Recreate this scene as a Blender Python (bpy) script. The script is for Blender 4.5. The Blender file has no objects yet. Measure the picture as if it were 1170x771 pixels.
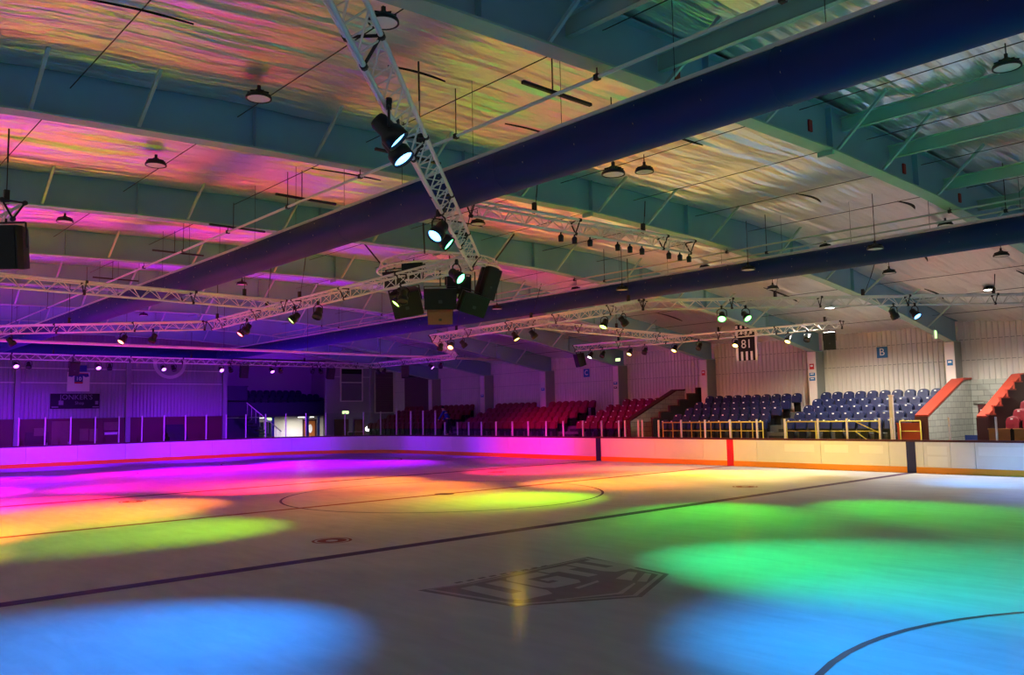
import bpy, math, random
from mathutils import Vector, Matrix, noise
random.seed(7)
S = bpy.context.scene
COL = S.collection
PI = math.pi

# ------------------------------------------------------------------ helpers
def lin(c):
    return tuple((x/255/12.92 if x/255 <= .04045 else ((x/255+.055)/1.055)**2.4) for x in c)

class MB:
    """collects geometry for ONE mesh"""
    def __init__(s):
        s.v = []; s.f = []; s.m = []; s.sm = []
    def face(s, idx, m=0, smooth=False):
        s.f.append(tuple(idx)); s.m.append(m); s.sm.append(smooth)
    def poly(s, pts, m=0, smooth=False):
        b = len(s.v); s.v.extend([tuple(p) for p in pts])
        s.face(range(b, b+len(pts)), m, smooth)
    def box(s, c, d, m=0, R=None):
        b = len(s.v)
        for i in (-1, 1):
            for j in (-1, 1):
                for k in (-1, 1):
                    p = Vector((i*d[0]/2, j*d[1]/2, k*d[2]/2))
                    if R is not None: p = R @ p
                    s.v.append(tuple(p + Vector(c)))
        for q in ((0,1,3,2),(4,6,7,5),(0,4,5,1),(2,3,7,6),(0,2,6,4),(1,5,7,3)):
            s.face([b+i for i in q], m)
    def bar(s, p0, p1, w, h, m=0, up=(0,0,1)):
        p0 = Vector(p0); p1 = Vector(p1); d = (p1-p0).normalized(); u = Vector(up)
        if abs(d.dot(u)) > .98: u = Vector((1,0,0))
        a = d.cross(u).normalized(); u = a.cross(d).normalized()
        b = len(s.v)
        for p in (p0, p1):
            for i, j in ((-1,-1),(1,-1),(1,1),(-1,1)):
                s.v.append(tuple(p + a*(i*w/2) + u*(j*h/2)))
        for i in range(4):
            s.face([b+i, b+(i+1)%4, b+4+(i+1)%4, b+4+i], m)
        s.face([b+3,b+2,b+1,b], m); s.face([b+4,b+5,b+6,b+7], m)
    def tube(s, p0, p1, r, n=8, m=0, r1=None, caps=True):
        p0 = Vector(p0); p1 = Vector(p1); d = (p1-p0)
        if d.length < 1e-6: return
        d.normalize(); u = Vector((0,0,1)) if abs(d.z) < .9 else Vector((1,0,0))
        a = d.cross(u).normalized(); u = a.cross(d).normalized(); b = len(s.v)
        r1 = r if r1 is None else r1
        for p, rr in ((p0, r), (p1, r1)):
            for i in range(n):
                t = 2*PI*i/n
                s.v.append(tuple(p + a*(rr*math.cos(t)) + u*(rr*math.sin(t))))
        for i in range(n):
            s.face([b+i, b+(i+1)%n, b+n+(i+1)%n, b+n+i], m, True)
        if caps:
            s.face([b+i for i in range(n)][::-1], m); s.face([b+n+i for i in range(n)], m)
    def path(s, pts, r, n=8, m=0):
        for a, b in zip(pts[:-1], pts[1:]): s.tube(a, b, r, n, m)
    def lathe(s, prof, n=20, c=(0,0,0), M=None, m=0, smooth=True):
        """prof: list of (radius, z)"""
        b = len(s.v); k = len(prof)
        for i in range(n):
            t = 2*PI*i/n
            for r, z in prof:
                p = Vector((r*math.cos(t), r*math.sin(t), z))
                if M is not None: p = M @ p
                s.v.append(tuple(p + Vector(c)))
        for i in range(n):
            for j in range(k-1):
                s.face([b+i*k+j, b+((i+1)%n)*k+j, b+((i+1)%n)*k+j+1, b+i*k+j+1], m, smooth)
    def prism(s, pts, off, m=0):
        """pts: 3D polygon, extruded by vector off"""
        n = len(pts); b = len(s.v); off = Vector(off)
        for p in pts: s.v.append(tuple(p))
        for p in pts: s.v.append(tuple(Vector(p)+off))
        s.face([b+i for i in range(n)][::-1], m); s.face([b+n+i for i in range(n)], m)
        for i in range(n):
            s.face([b+i, b+(i+1)%n, b+n+(i+1)%n, b+n+i], m)
    def mesh(s, name, mats, fix=True):
        me = bpy.data.meshes.new(name); me.from_pydata(s.v, [], s.f)
        if not isinstance(mats, (list, tuple)): mats = [mats]
        for x in mats: me.materials.append(x)
        me.polygons.foreach_set('material_index', s.m)
        me.polygons.foreach_set('use_smooth', s.sm)
        me.update(); me.validate()
        if fix:
            import bmesh
            bm = bmesh.new(); bm.from_mesh(me); bmesh.ops.recalc_face_normals(bm, faces=bm.faces); bm.to_mesh(me); bm.free()
        return me

def link(o, parent=None):
    COL.objects.link(o)
    if parent is not None:
        o.parent = parent
        o.matrix_parent_inverse = Matrix.Translation(parent.location).inverted() if parent.get('_w') else Matrix()
    return o

def obj(name, mb, mats, parent=None, fix=True):
    me = mb.mesh(name, mats, fix) if isinstance(mb, MB) else mb
    o = bpy.data.objects.new(name, me)
    if parent is not None and parent.type == 'MESH':
        COL.objects.link(o); o.parent = parent; return o
    return link(o, parent)

def tag(o, label=None, cat=None, group=None, kind=None):
    if label: o['label'] = label
    if cat: o['category'] = cat
    if group: o['group'] = group
    if kind: o['kind'] = kind
    return o

WORLDROOTS = {}
def thing(name, label, cat, loc=(0,0,0), group=None):
    """Empty at the base; its children are modelled in world coordinates"""
    o = bpy.data.objects.new(name, None); o.location = loc; o.empty_display_size = .2
    COL.objects.link(o); tag(o, label, cat, group); WORLDROOTS[o.name] = Vector(loc); return o

def part(name, mb, mats, root, fix=True):
    """a part given in world coordinates below a thing()"""
    L = WORLDROOTS[root.name]
    mb.v = [tuple(Vector(p)-L) for p in mb.v]
    return obj(name, mb, mats, root, fix)

def local_thing(name, label, cat, loc=(0,0,0), rz=0, group=None):
    o = bpy.data.objects.new(name, None); o.location = loc; o.rotation_euler = (0,0,rz); o.empty_display_size = .2
    COL.objects.link(o); tag(o, label, cat, group); return o

def struct(name, mb, mats, fix=True):
    o = obj(name, mb, mats, None, fix); o['kind'] = 'structure'; return o

ORD = ['first','second','third','fourth','fifth','sixth','seventh','eighth','ninth','tenth','eleventh','twelfth','thirteenth',
       'fourteenth','fifteenth','sixteenth','seventeenth','eighteenth','nineteenth','twentieth','twenty-first','twenty-second','twenty-third',
       'twenty-fourth','twenty-fifth','twenty-sixth','twenty-seventh','twenty-eighth','twenty-ninth','thirtieth','thirty-first','thirty-second',
       'thirty-third','thirty-fourth','thirty-fifth','thirty-sixth','thirty-seventh','thirty-eighth']

# ------------------------------------------------------------------ materials
def mat(name, rgb, rough=.5, metal=0., spec=.5, emit=None, es=0., var=0., vscale=4., bump=0., bscale=30., stretch=(1,1,1)):
    m = bpy.data.materials.new(name); m.use_nodes = True
    nt = m.node_tree; N = nt.nodes; b = N['Principled BSDF']
    c = lin(rgb) + (1,)
    b.inputs['Base Color'].default_value = c
    b.inputs['Roughness'].default_value = rough
    b.inputs['Metallic'].default_value = metal
    b.inputs['Specular IOR Level'].default_value = spec
    if emit is not None:
        b.inputs['Emission Color'].default_value = tuple(emit) + (1,)
        b.inputs['Emission Strength'].default_value = es
    if var or bump:
        tc = N.new('ShaderNodeTexCoord'); mp = N.new('ShaderNodeMapping'); mp.inputs['Scale'].default_value = stretch
        nt.links.new(tc.outputs['Object'], mp.inputs['Vector'])
    if var:
        nz = N.new('ShaderNodeTexNoise'); nz.inputs['Scale'].default_value = vscale; nz.inputs['Detail'].default_value = 5
        nt.links.new(mp.outputs['Vector'], nz.inputs['Vector'])
        mx = N.new('ShaderNodeMix'); mx.data_type = 'RGBA'
        mx.inputs['A'].default_value = tuple(x*(1-var) for x in c[:3]) + (1,)
        mx.inputs['B'].default_value = tuple(min(1, x*(1+var)) for x in c[:3]) + (1,)
        nt.links.new(nz.outputs['Fac'], mx.inputs['Factor']); nt.links.new(mx.outputs['Result'], b.inputs['Base Color'])
    if bump:
        n2 = N.new('ShaderNodeTexNoise'); n2.inputs['Scale'].default_value = bscale; n2.inputs['Detail'].default_value = 6
        nt.links.new(mp.outputs['Vector'], n2.inputs['Vector'])
        bp = N.new('ShaderNodeBump'); bp.inputs['Strength'].default_value = bump; bp.inputs['Distance'].default_value = .02
        nt.links.new(n2.outputs['Fac'], bp.inputs['Height']); nt.links.new(bp.outputs['Normal'], b.inputs['Normal'])
    return m

def ice_material(name, rgb, dark=False):
    m = bpy.data.materials.new(name); m.use_nodes = True
    nt = m.node_tree; N = nt.nodes; Lk = nt.links.new; N.remove(N['Principled BSDF'])
    tc = N.new('ShaderNodeTexCoord')
    def streak(sx, sy, rot, sc, det=7):
        mp = N.new('ShaderNodeMapping'); mp.inputs['Rotation'].default_value = (0,0,rot); mp.inputs['Scale'].default_value = (sx, sy, 1)
        Lk(tc.outputs['Object'], mp.inputs['Vector'])
        nz = N.new('ShaderNodeTexNoise'); nz.inputs['Scale'].default_value = sc; nz.inputs['Detail'].default_value = det; nz.inputs['Roughness'].default_value = .6
        nz.inputs['Distortion'].default_value = .6
        Lk(mp.outputs['Vector'], nz.inputs['Vector']); return nz
    a = streak(.35, 1.6, 1.1, 2.6); d = streak(1, 1, 0, .5, 5)
    ad = N.new('ShaderNodeMath'); ad.operation = 'ADD'; Lk(a.outputs['Fac'], ad.inputs[0]); Lk(d.outputs['Fac'], ad.inputs[1])
    mr = N.new('ShaderNodeMapRange'); mr.inputs['From Min'].default_value = .7; mr.inputs['From Max'].default_value = 1.3
    Lk(ad.outputs[0], mr.inputs['Value'])
    mx = N.new('ShaderNodeMix'); mx.data_type = 'RGBA'
    l = lin(rgb)
    mx.inputs['A'].default_value = tuple(x*.84 for x in l) + (1,); mx.inputs['B'].default_value = tuple(min(1, x*1.06) for x in l) + (1,)
    Lk(mr.outputs['Result'], mx.inputs['Factor'])
    n3 = N.new('ShaderNodeTexNoise'); n3.inputs['Scale'].default_value = 16; n3.inputs['Detail'].default_value = 5
    Lk(tc.outputs['Object'], n3.inputs['Vector'])
    bp = N.new('ShaderNodeBump'); bp.inputs['Strength'].default_value = .09; bp.inputs['Distance'].default_value = .01
    Lk(n3.outputs['Fac'], bp.inputs['Height'])
    df = N.new('ShaderNodeBsdfDiffuse'); Lk(mx.outputs['Result'], df.inputs['Color'])
    gl = N.new('ShaderNodeBsdfGlossy'); gl.inputs['Roughness'].default_value = .14; Lk(bp.outputs['Normal'], gl.inputs['Normal'])
    fr = N.new('ShaderNodeFresnel'); fr.inputs['IOR'].default_value = 1.31
    mu = N.new('ShaderNodeMath'); mu.operation = 'MULTIPLY'; mu.inputs[1].default_value = .13; Lk(fr.outputs[0], mu.inputs[0])
    ms = N.new('ShaderNodeMixShader'); Lk(mu.outputs[0], ms.inputs[0]); Lk(df.outputs[0], ms.inputs[1]); Lk(gl.outputs[0], ms.inputs[2])
    Lk(ms.outputs[0], N['Material Output'].inputs['Surface'])
    return m

def foil_material():
    m = bpy.data.materials.new('reflective_foil_sheet'); m.use_nodes = True
    nt = m.node_tree; N = nt.nodes; b = N['Principled BSDF']; Lk = nt.links.new
    tc = N.new('ShaderNodeTexCoord')
    mp = N.new('ShaderNodeMapping'); mp.inputs['Rotation'].default_value = (0,0,.05); mp.inputs['Scale'].default_value = (1.0, .07, 1)
    Lk(tc.outputs['Object'], mp.inputs['Vector'])
    nz = N.new('ShaderNodeTexNoise'); nz.inputs['Scale'].default_value = 6.5; nz.inputs['Detail'].default_value = 4; nz.inputs['Distortion'].default_value = .25
    Lk(mp.outputs['Vector'], nz.inputs['Vector'])
    bp = N.new('ShaderNodeBump'); bp.inputs['Strength'].default_value = 1.0; bp.inputs['Distance'].default_value = .08
    Lk(nz.outputs['Fac'], bp.inputs['Height']); Lk(bp.outputs['Normal'], b.inputs['Normal'])
    n2 = N.new('ShaderNodeTexNoise'); n2.inputs['Scale'].default_value = .7; n2.inputs['Detail'].default_value = 4
    Lk(tc.outputs['Object'], n2.inputs['Vector'])
    mx = N.new('ShaderNodeMix'); mx.data_type = 'RGBA'
    mx.inputs['A'].default_value = (.86,.85,.83,1); mx.inputs['B'].default_value = (.97,.96,.94,1)
    Lk(n2.outputs['Fac'], mx.inputs['Factor']); Lk(mx.outputs['Result'], b.inputs['Base Color'])
    b.inputs['Metallic'].default_value = .85; b.inputs['Roughness'].default_value = .29
    return m

def glass_material():
    m = bpy.data.materials.new('clear_screen'); m.use_nodes = True
    nt = m.node_tree; N = nt.nodes; N.remove(N['Principled BSDF'])
    t = N.new('ShaderNodeBsdfTransparent'); t.inputs['Color'].default_value = (.93,.95,.95,1)
    g = N.new('ShaderNodeBsdfGlossy'); g.inputs['Roughness'].default_value = .03
    f = N.new('ShaderNodeFresnel'); f.inputs['IOR'].default_value = 1.12
    x = N.new('ShaderNodeMixShader'); o = N['Material Output']
    nt.links.new(f.outputs[0], x.inputs[0]); nt.links.new(t.outputs[0], x.inputs[1]); nt.links.new(g.outputs[0], x.inputs[2]); nt.links.new(x.outputs[0], o.inputs['Surface'])
    return m

M = {}
M['ice'] = ice_material('ice', (176,178,184))
M['line_blue'] = ice_material('ice_line_blue', (86,74,104))
M['line_red'] = ice_material('ice_line_red', (134,84,84))
M['logo_dark'] = ice_material('ice_logo_dark', (122,118,124))
M['logo_light'] = ice_material('ice_logo_light', (168,170,172))
M['foil'] = foil_material()
M['teal'] = mat('teal_paint', (126,166,182), .5, var=.08, vscale=1.5)
M['teal_flange'] = mat('pale_flange_paint', (150,186,170), .5, var=.1, vscale=3)  # paler teal: light caught by the lower flanges put into the paint
M['brace'] = mat('galvanised_brace', (176,196,190), .45, .3)
M['bolt_red'] = mat('red_tag', (150,30,24), .6)
M['dark'] = mat('dark_slit', (14,12,12), .9)
M['duct'] = mat('navy_duct_fabric', (24,46,104), .6, spec=.25, var=.1, vscale=1.2)
M['rail'] = mat('aluminium_rail', (196,190,180), .4, .5)
M['alu'] = mat('truss_aluminium', (236,232,226), .4, .2, bump=.05)
M['wire'] = mat('dark_wire', (46,36,34), .6)
M['black'] = mat('black_paint', (11,11,12), .45, var=.1)
M['grille'] = mat('speaker_grille', (15,15,17), .6, bump=.3, bscale=120)
M['wood'] = mat('brown_cabinet', (150,100,84), .5, var=.15, vscale=8)  # brown light on the lowest speaker put into its colour
M['badge'] = mat('grey_badge', (70,72,76), .4, .5)
M['lampwhite'] = mat('lamp_diffuser', (236,228,222), .35)
M['lamplit'] = mat('lit_lamp_diffuser', (250,250,245), .4, emit=(1,.97,.92), es=14)
M['lensoff'] = mat('unlit_lens', (60,60,66), .12)
M['board'] = mat('white_board', (232,230,226), .32, var=.03)
M['board_patch'] = mat('board_patch', (244,243,240), .3)
M['kick'] = mat('yellow_kick_plate', (244,152,20), .4, var=.05)
M['cap'] = mat('maroon_cap_rail', (74,14,30), .45)
M['band_blue'] = mat('board_band_blue', (30,34,84), .4)
M['band_red'] = mat('board_band_red', (214,10,30), .4)
M['seam'] = mat('board_seam', (96,90,84), .6)
M['glass'] = glass_material()
M['post'] = mat('screen_post', (214,206,200), .4, .3)
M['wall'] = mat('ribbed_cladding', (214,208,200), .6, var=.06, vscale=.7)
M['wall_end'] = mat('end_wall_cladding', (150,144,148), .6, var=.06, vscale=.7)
M['dado'] = mat('maroon_dado', (92,28,34), .6, var=.15, vscale=2)
M['column'] = mat('column_grey', (150,152,146), .6, var=.06, vscale=2)
M['colwhite'] = mat('column_white_panel', (226,214,206), .5)
M['concrete'] = mat('concrete', (92,90,88), .8, var=.15, vscale=3)
M['darkstep'] = mat('dark_step', (34,34,40), .7)
M['blueseat'] = mat('blue_seat_plastic', (10,28,80), .5, var=.06, vscale=6)
M['redseat'] = mat('red_seat_plastic', (118,20,36), .4, var=.06, vscale=6)
M['navyseat'] = mat('navy_seat_plastic', (18,22,50), .45)
M['plate'] = mat('white_number_plate', (236,236,232), .4)
M['bluepaint'] = mat('blue_wall_paint', (30,52,120), .6)
M['yellow'] = mat('yellow_rail_paint', (206,184,70), .4)
M['coping'] = mat('red_coping', (176,66,48), .55, var=.08)
M['maroon'] = mat('maroon_paint', (70,20,24), .6)
M['signblue'] = mat('sign_blue', (30,110,170), .5)
M['signwhite'] = mat('sign_white', (240,240,236), .5)
M['signred'] = mat('sign_red', (200,40,40), .5)
M['signblack'] = mat('banner_black', (14,14,18), .7)
M['exit'] = mat('exit_sign_lit', (60,160,90), .5, emit=(.62,1,.35), es=1.3)
M['exitframe'] = mat('exit_sign_case', (200,200,200), .5)
M['white'] = mat('white_plaster', (220,214,206), .7, var=.05, vscale=2)
M['doorwood'] = mat('orange_door_wood', (176,98,40), .5, var=.15, vscale=5)
M['brown'] = mat('brown_panel', (120,84,66), .6, var=.2, vscale=6)
M['skin'] = mat('skin', (190,140,120), .6)
M['jacket'] = mat('blue_jacket', (24,60,150), .7)
M['trousers'] = mat('dark_trousers', (24,26,44), .8)
M['hair'] = mat('dark_hair', (40,28,22), .7)
M['goldfront'] = mat('wooden_seat_front', (176,120,70), .6, var=.15, vscale=6)
M['pane_grey'] = mat('grey_window_pane', (120,112,124), .25)
M['shutter'] = mat('shutter_paint', (104,72,84), .6)
M['windowglass'] = mat('dark_window', (30,38,50), .1)

def blocks_material():
    m = mat('painted_blockwork', (188,190,180), .75)
    nt = m.node_tree; N = nt.nodes; b = N['Principled BSDF']
    tc = N.new('ShaderNodeTexCoord'); sp = N.new('ShaderNodeSeparateXYZ'); cb = N.new('ShaderNodeCombineXYZ'); a = N.new('ShaderNodeMath')
    nt.links.new(tc.outputs['Object'], sp.inputs[0])
    nt.links.new(sp.outputs['X'], a.inputs[0]); nt.links.new(sp.outputs['Y'], a.inputs[1])
    nt.links.new(a.outputs[0], cb.inputs['X']); nt.links.new(sp.outputs['Z'], cb.inputs['Y'])
    br = N.new('ShaderNodeTexBrick'); br.inputs['Scale'].default_value = 1; br.inputs['Brick Width'].default_value = .44; br.inputs['Row Height'].default_value = .215
    br.inputs['Mortar Size'].default_value = .012
    br.inputs['Color1'].default_value = lin((190,192,182))+(1,); br.inputs['Color2'].default_value = lin((174,176,168))+(1,); br.inputs['Mortar'].default_value = lin((140,142,136))+(1,)
    nt.links.new(cb.outputs[0], br.inputs['Vector']); nt.links.new(br.outputs['Color'], b.inputs['Base Color'])
    return m
M['blocks'] = blocks_material()

# LED colours (linear)
LED = {'blue':(0.0,.24,.9), 'cyan':(0,.36,1), 'teal':(0,1,.26), 'green':(.03,1,.03), 'lime':(.40,1,.0), 'yellow':(1,.62,.02), 'orange':(1,.20,.01),
       'red':(1,.01,.06), 'magenta':(1,.0,.50), 'purple':(.20,0,1), 'violet':(.45,0,1), 'white':(1,.95,.88)}
for k, c in LED.items():
    cc = tuple(.12 + .88*min(1,x*1.0) for x in c)
    M['lens_'+k] = mat('lit_lens_'+k, (240,240,240), .3, emit=cc, es=4.5)

# ------------------------------------------------------------------ roof profile
RIDGE = -1.0
TOPP = [(0,7.52),(5,7.47),(8,7.35),(10.5,7.05),(13.4,6.62),(17,6.12),(21.1,5.5),(23,5.25)]
BOTP = [(0,6.73),(4.3,6.63),(6.3,6.5),(8.3,6.34),(10.2,6.2),(14.1,5.74),(18.3,5.03),(20.2,4.70)]
def interp(P, t):
    t = abs(t)
    for (a, za), (b, zb) in zip(P[:-1], P[1:]):
        if t <= b: return za + (zb-za)*(t-a)/(b-a)
    return P[-1][1]
TOPN = [(0,7.52),(5,7.42),(7,7.36),(9,7.28),(11.4,7.12),(14,6.85),(18,6.35)]
BOTN = [(0,6.73),(5.4,6.65),(8,6.58),(11.4,6.43),(13,6.3),(17.5,5.7)]
top = lambda y: interp(TOPP if y > RIDGE else TOPN, y-RIDGE)
bot = lambda y: interp(BOTP if y > RIDGE else BOTN, y-RIDGE)
FRAMES = [12.4, 6.75, 1.1, -4.5, -10.1, -15.65, -21.15, -26.7]
YN, YF = -18.5, 20.0     # near end of what is built, far side wall
XE, XR = -32.3, 23.5     # end wall, right end of what is built

# ------------------------------------------------------------------ ice
def strip(mb, pts, w, z, m, closed=False):
    n = len(pts); P = [Vector((p[0], p[1], 0)) for p in pts]; L = []; R = []
    for i in range(n):
        if closed: a, b = P[i-1], P[(i+1) % n]
        else: a, b = P[max(0, i-1)], P[min(n-1, i+1)]
        d = (b-a).normalized(); nn = Vector((-d.y, d.x, 0))*(w/2)
        L.append(P[i]+nn); R.append(P[i]-nn)
    for i in range(n if closed else n-1):
        j = (i+1) % n
        mb.poly([(L[i].x,L[i].y,z),(L[j].x,L[j].y,z),(R[j].x,R[j].y,z),(R[i].x,R[i].y,z)], m)
def circle(cx, cy, r, a0=0, a1=2*PI, n=72):
    return [(cx+r*math.cos(a0+(a1-a0)*i/n), cy+r*math.sin(a0+(a1-a0)*i/n)) for i in range(n+(0 if abs(a1-a0-2*PI) < 1e-6 else 1))]

BW, BE, BR = 14.35, 28.95, 7.5      # half width, half length, corner radius of the rink
def rink_outline():
    pts = []
    for cx, cy, a in ((BE-BR, BW-BR, 0), (-BE+BR, BW-BR, PI/2), (-BE+BR, -BW+BR, PI), (BE-BR, -BW+BR, 1.5*PI)):
        for i in range(13):
            t = a + PI/2*i/12
            pts.append((cx+BR*math.cos(t), cy+BR*math.sin(t)))
    return pts
ice = MB()
ice.poly([(x,y,0) for x,y in rink_outline()], 0)
for x, w in ((7.09,.30),(-7.09,.30)):
    strip(ice, [(x,-BW+.02),(x,BW-.02)], w, .003, 1)
strip(ice, [(0,-BW+.02),(0,BW-.02)], .22, .003, 2)
strip(ice, circle(0,0,4.5), .07, .003, 1, True)
strip(ice, circle(0,0,.15), .26, .003, 1, True)
for sx in (5.5,-5.5):
    for sy in (6.75,-6.75):
        strip(ice, circle(sx,sy,.19,n=24), .16, .003, 2, True)
        strip(ice, circle(sx,sy,.34,n=24), .05, .003, 2, True)
for cy in (-6.7, 6.7):
    for s in (1,-1):
        strip(ice, circle(s*19.9,cy,4.5), .07, .003, 2, True)
        strip(ice, circle(s*19.9,cy,.15,n=24), .26, .003, 2, True)
strip(ice, [(-25,-13),(-25,13)], .07, .003, 2); strip(ice, [(25,-13),(25,13)], .07, .003, 2)
# logo frozen into the ice (reads from the +X side); (u,v) -> (X=v, Y=u)
def lg(pts, z, m): ice.poly([(v,u,z) for u,v in pts], m)
SH = [(-8.22,10.24),(-7.55,10.36),(-4.93,10.16),(-5.2,11.94),(-6.57,12.58),(-7.98,11.82)]
cen = (-6.55, 11.15)
def shrink(P, k): return [(cen[0]+(u-cen[0])*k, cen[1]+(v-cen[1])*k) for u, v in P]
lg(SH, .003, 3); lg(shrink(SH,.945), .004, 4); lg(shrink(SH,.90), .005, 3)
CELL = {'U':[[(0,0),(.36,0),(.36,.66),(.62,.66),(.62,0),(1,0),(1,.82),(.86,1),(.14,1),(0,.82)]],
        'G':[[(0,.12),(.14,0),(1,0),(1,.28),(.36,.28),(.36,.72),(.64,.72),(.64,.6),(.5,.6),(.5,.42),(1,.42),(1,.86),(.86,1),(.14,1),(0,.86)]],
        'T':[[(0,0),(1,0),(1,.3),(.68,.3),(.68,1),(.32,1),(.32,.3),(0,.3)]]}
x0 = -7.78
for ch, wd, v0, v1 in (('U',.70,10.56,11.66),('G',.68,10.50,11.44),('T',.56,10.44,11.26),('U',.62,10.40,11.30)):
    for P in CELL[ch]:
        lg([(x0+a*wd, v0+b*(v1-v0)) for a, b in P], .006, 4)
    x0 += wd+.06
lg([(-5.95,11.62),(-5.45,11.42),(-5.42,11.56),(-5.9,11.86)], .006, 4)
lg([(-5.9,11.95),(-5.38,11.66),(-5.36,11.76),(-5.84,12.06)], .006, 4)
lg([(-7.4,11.92),(-6.6,12.22),(-6.0,11.98),(-6.02,12.03),(-6.6,12.3),(-7.42,11.98)], .006, 4)
lg([(-6.75,11.62),(-6.2,11.52),(-6.25,11.60),(-6.75,11.70)], .006, 4)
for i in range(9):
    lg([(-7.6+i*.2,10.20),(-7.47+i*.2,10.19),(-7.47+i*.2,10.26),(-7.6+i*.2,10.27)], .003, 3)
o = struct('floor_ice', ice, [M['ice'], M['line_blue'], M['line_red'], M['logo_dark'], M['logo_light']], fix=False)
fl = MB(); fl.poly([(XE-8,-24,-.03),(32,-24,-.03),(32,24,-.03),(XE-8,24,-.03)])
struct('floor', fl, M['concrete'], fix=False)

# ------------------------------------------------------------------ ceiling sheets
WIRES = [-16.5,-14.05,-11.6,-9.17,-6.78,-4.3,-1.85,.6,3.05,5.5,7.95,10.4,12.85,15.3,17.75,19.6]
def sheet_z(x, y, x0, x1):
    t = (x-x0)/(x1-x0)
    e = math.sin(PI*t)
    z = top(y) - .06 - .13*e + (.10 if x0 > 12 else 0)
    for a, b in zip(WIRES[:-1], WIRES[1:]):
        if a <= y <= b:
            z -= .025*math.sin(PI*(y-a)/(b-a))**2; break
    wx = x + .10*math.sin(y*.45+x*.3) + .05*math.sin(y*1.1)
    n1 = noise.noise(Vector((wx*2.0, y*.13, 3.1))); n2 = noise.noise(Vector((wx*4.6, y*.20, 9.7))); n3 = noise.noise(Vector((wx*8.5, y*.32, 1.3)))
    nv = n1*.05 + (.35-abs(n2))*.10 + (.3-abs(n3))*.042 + noise.noise(Vector((x*.7, y*.5, 5.5)))*.05
    return z + nv*(.35+.65*e)
ce = MB()
edges = [XR, 17.95] + FRAMES + [XE]
for x1, x0 in zip(edges[:-1], edges[1:]):
    nx = max(4, int((x1-x0)/(.045 if x1 > -3 else .10))); ny = 120 if x1 > -3 else 80
    b = len(ce.v)
    for i in range(nx+1):
        x = x0+.06+(x1-x0-.12)*i/nx
        for j in range(ny+1):
            y = YN+(YF-YN)*j/ny
            ce.v.append((x, y, sheet_z(x, y, x0, x1)))
    for i in range(nx):
        for j in range(ny):
            k = b+i*(ny+1)+j
            ce.face((k, k+1, k+ny+2, k+ny+1), 0, True)
ceiling = struct('ceiling', ce, M['foil'], fix=False)
# outer roof deck just above the sheets
dk = MB()
ys = [YN+(YF+.2-YN)*j/40 for j in range(41)]
for a, b in zip(ys[:-1], ys[1:]):
    dk.poly([(XE-.2,a,top(a)+.18),(XR,a,top(a)+.18),(XR,b,top(b)+.18),(XE-.2,b,top(b)+.18)], 0)
struct('roof', dk, M['concrete'], fix=False)
for yw in WIRES[1:-1]:
    w = MB(); xs = [XE+1, -20, -10, 0, 6.75, 12.4, XR]
    for a, b in zip(xs[:-1], xs[1:]): w.tube((a,yw,top(yw)-.27), (b,yw,top(yw)-.27), .008, 5)
    obj('wire', w, M['wire'], ceiling)
def dark_strip(x, y, ln, wd, bow=.0):  # dark strips below the foil: gaps, and crease shade put in as colour
    t = MB(); n = 10; L = []; R = []
    for i in range(n+1):
        f = i/n; yy = y+ln*(f-.5); xx = x+bow*math.sin(PI*f); w = wd*math.sin(PI*f)**.7+.004; zz = 0
        zz = top(yy)-.30
        L.append((xx-w/2,yy,zz)); R.append((xx+w/2,yy,zz+.02))
    for i in range(n): t.poly([L[i],L[i+1],R[i+1],R[i]])
    obj('sheet_tear', t, M['dark'], ceiling, fix=False)
for a in ((9.9,-7.9,1.0,.03,.05),(9.0,-4.9,1.1,.03,.05),(10.3,-2.0,.8,.05,0),(9.7,-11.6,1.2,.02,.05),(9.6,3.6,1.2,.06,.1),(10.9,5.9,1.0,.07,.1),(9.3,10.0,2.2,.09,.2),(11.0,14.2,2.0,.08,.1),(3.6,12.6,2.4,.10,.1),(-2.2,13.6,1.8,.08,.1),(4.8,-6.0,1.6,.03,.05),(2.5,-1.6,2.2,.06,.05),(8.0,14.8,1.6,.07,.1)):
    dark_strip(*a)

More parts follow.
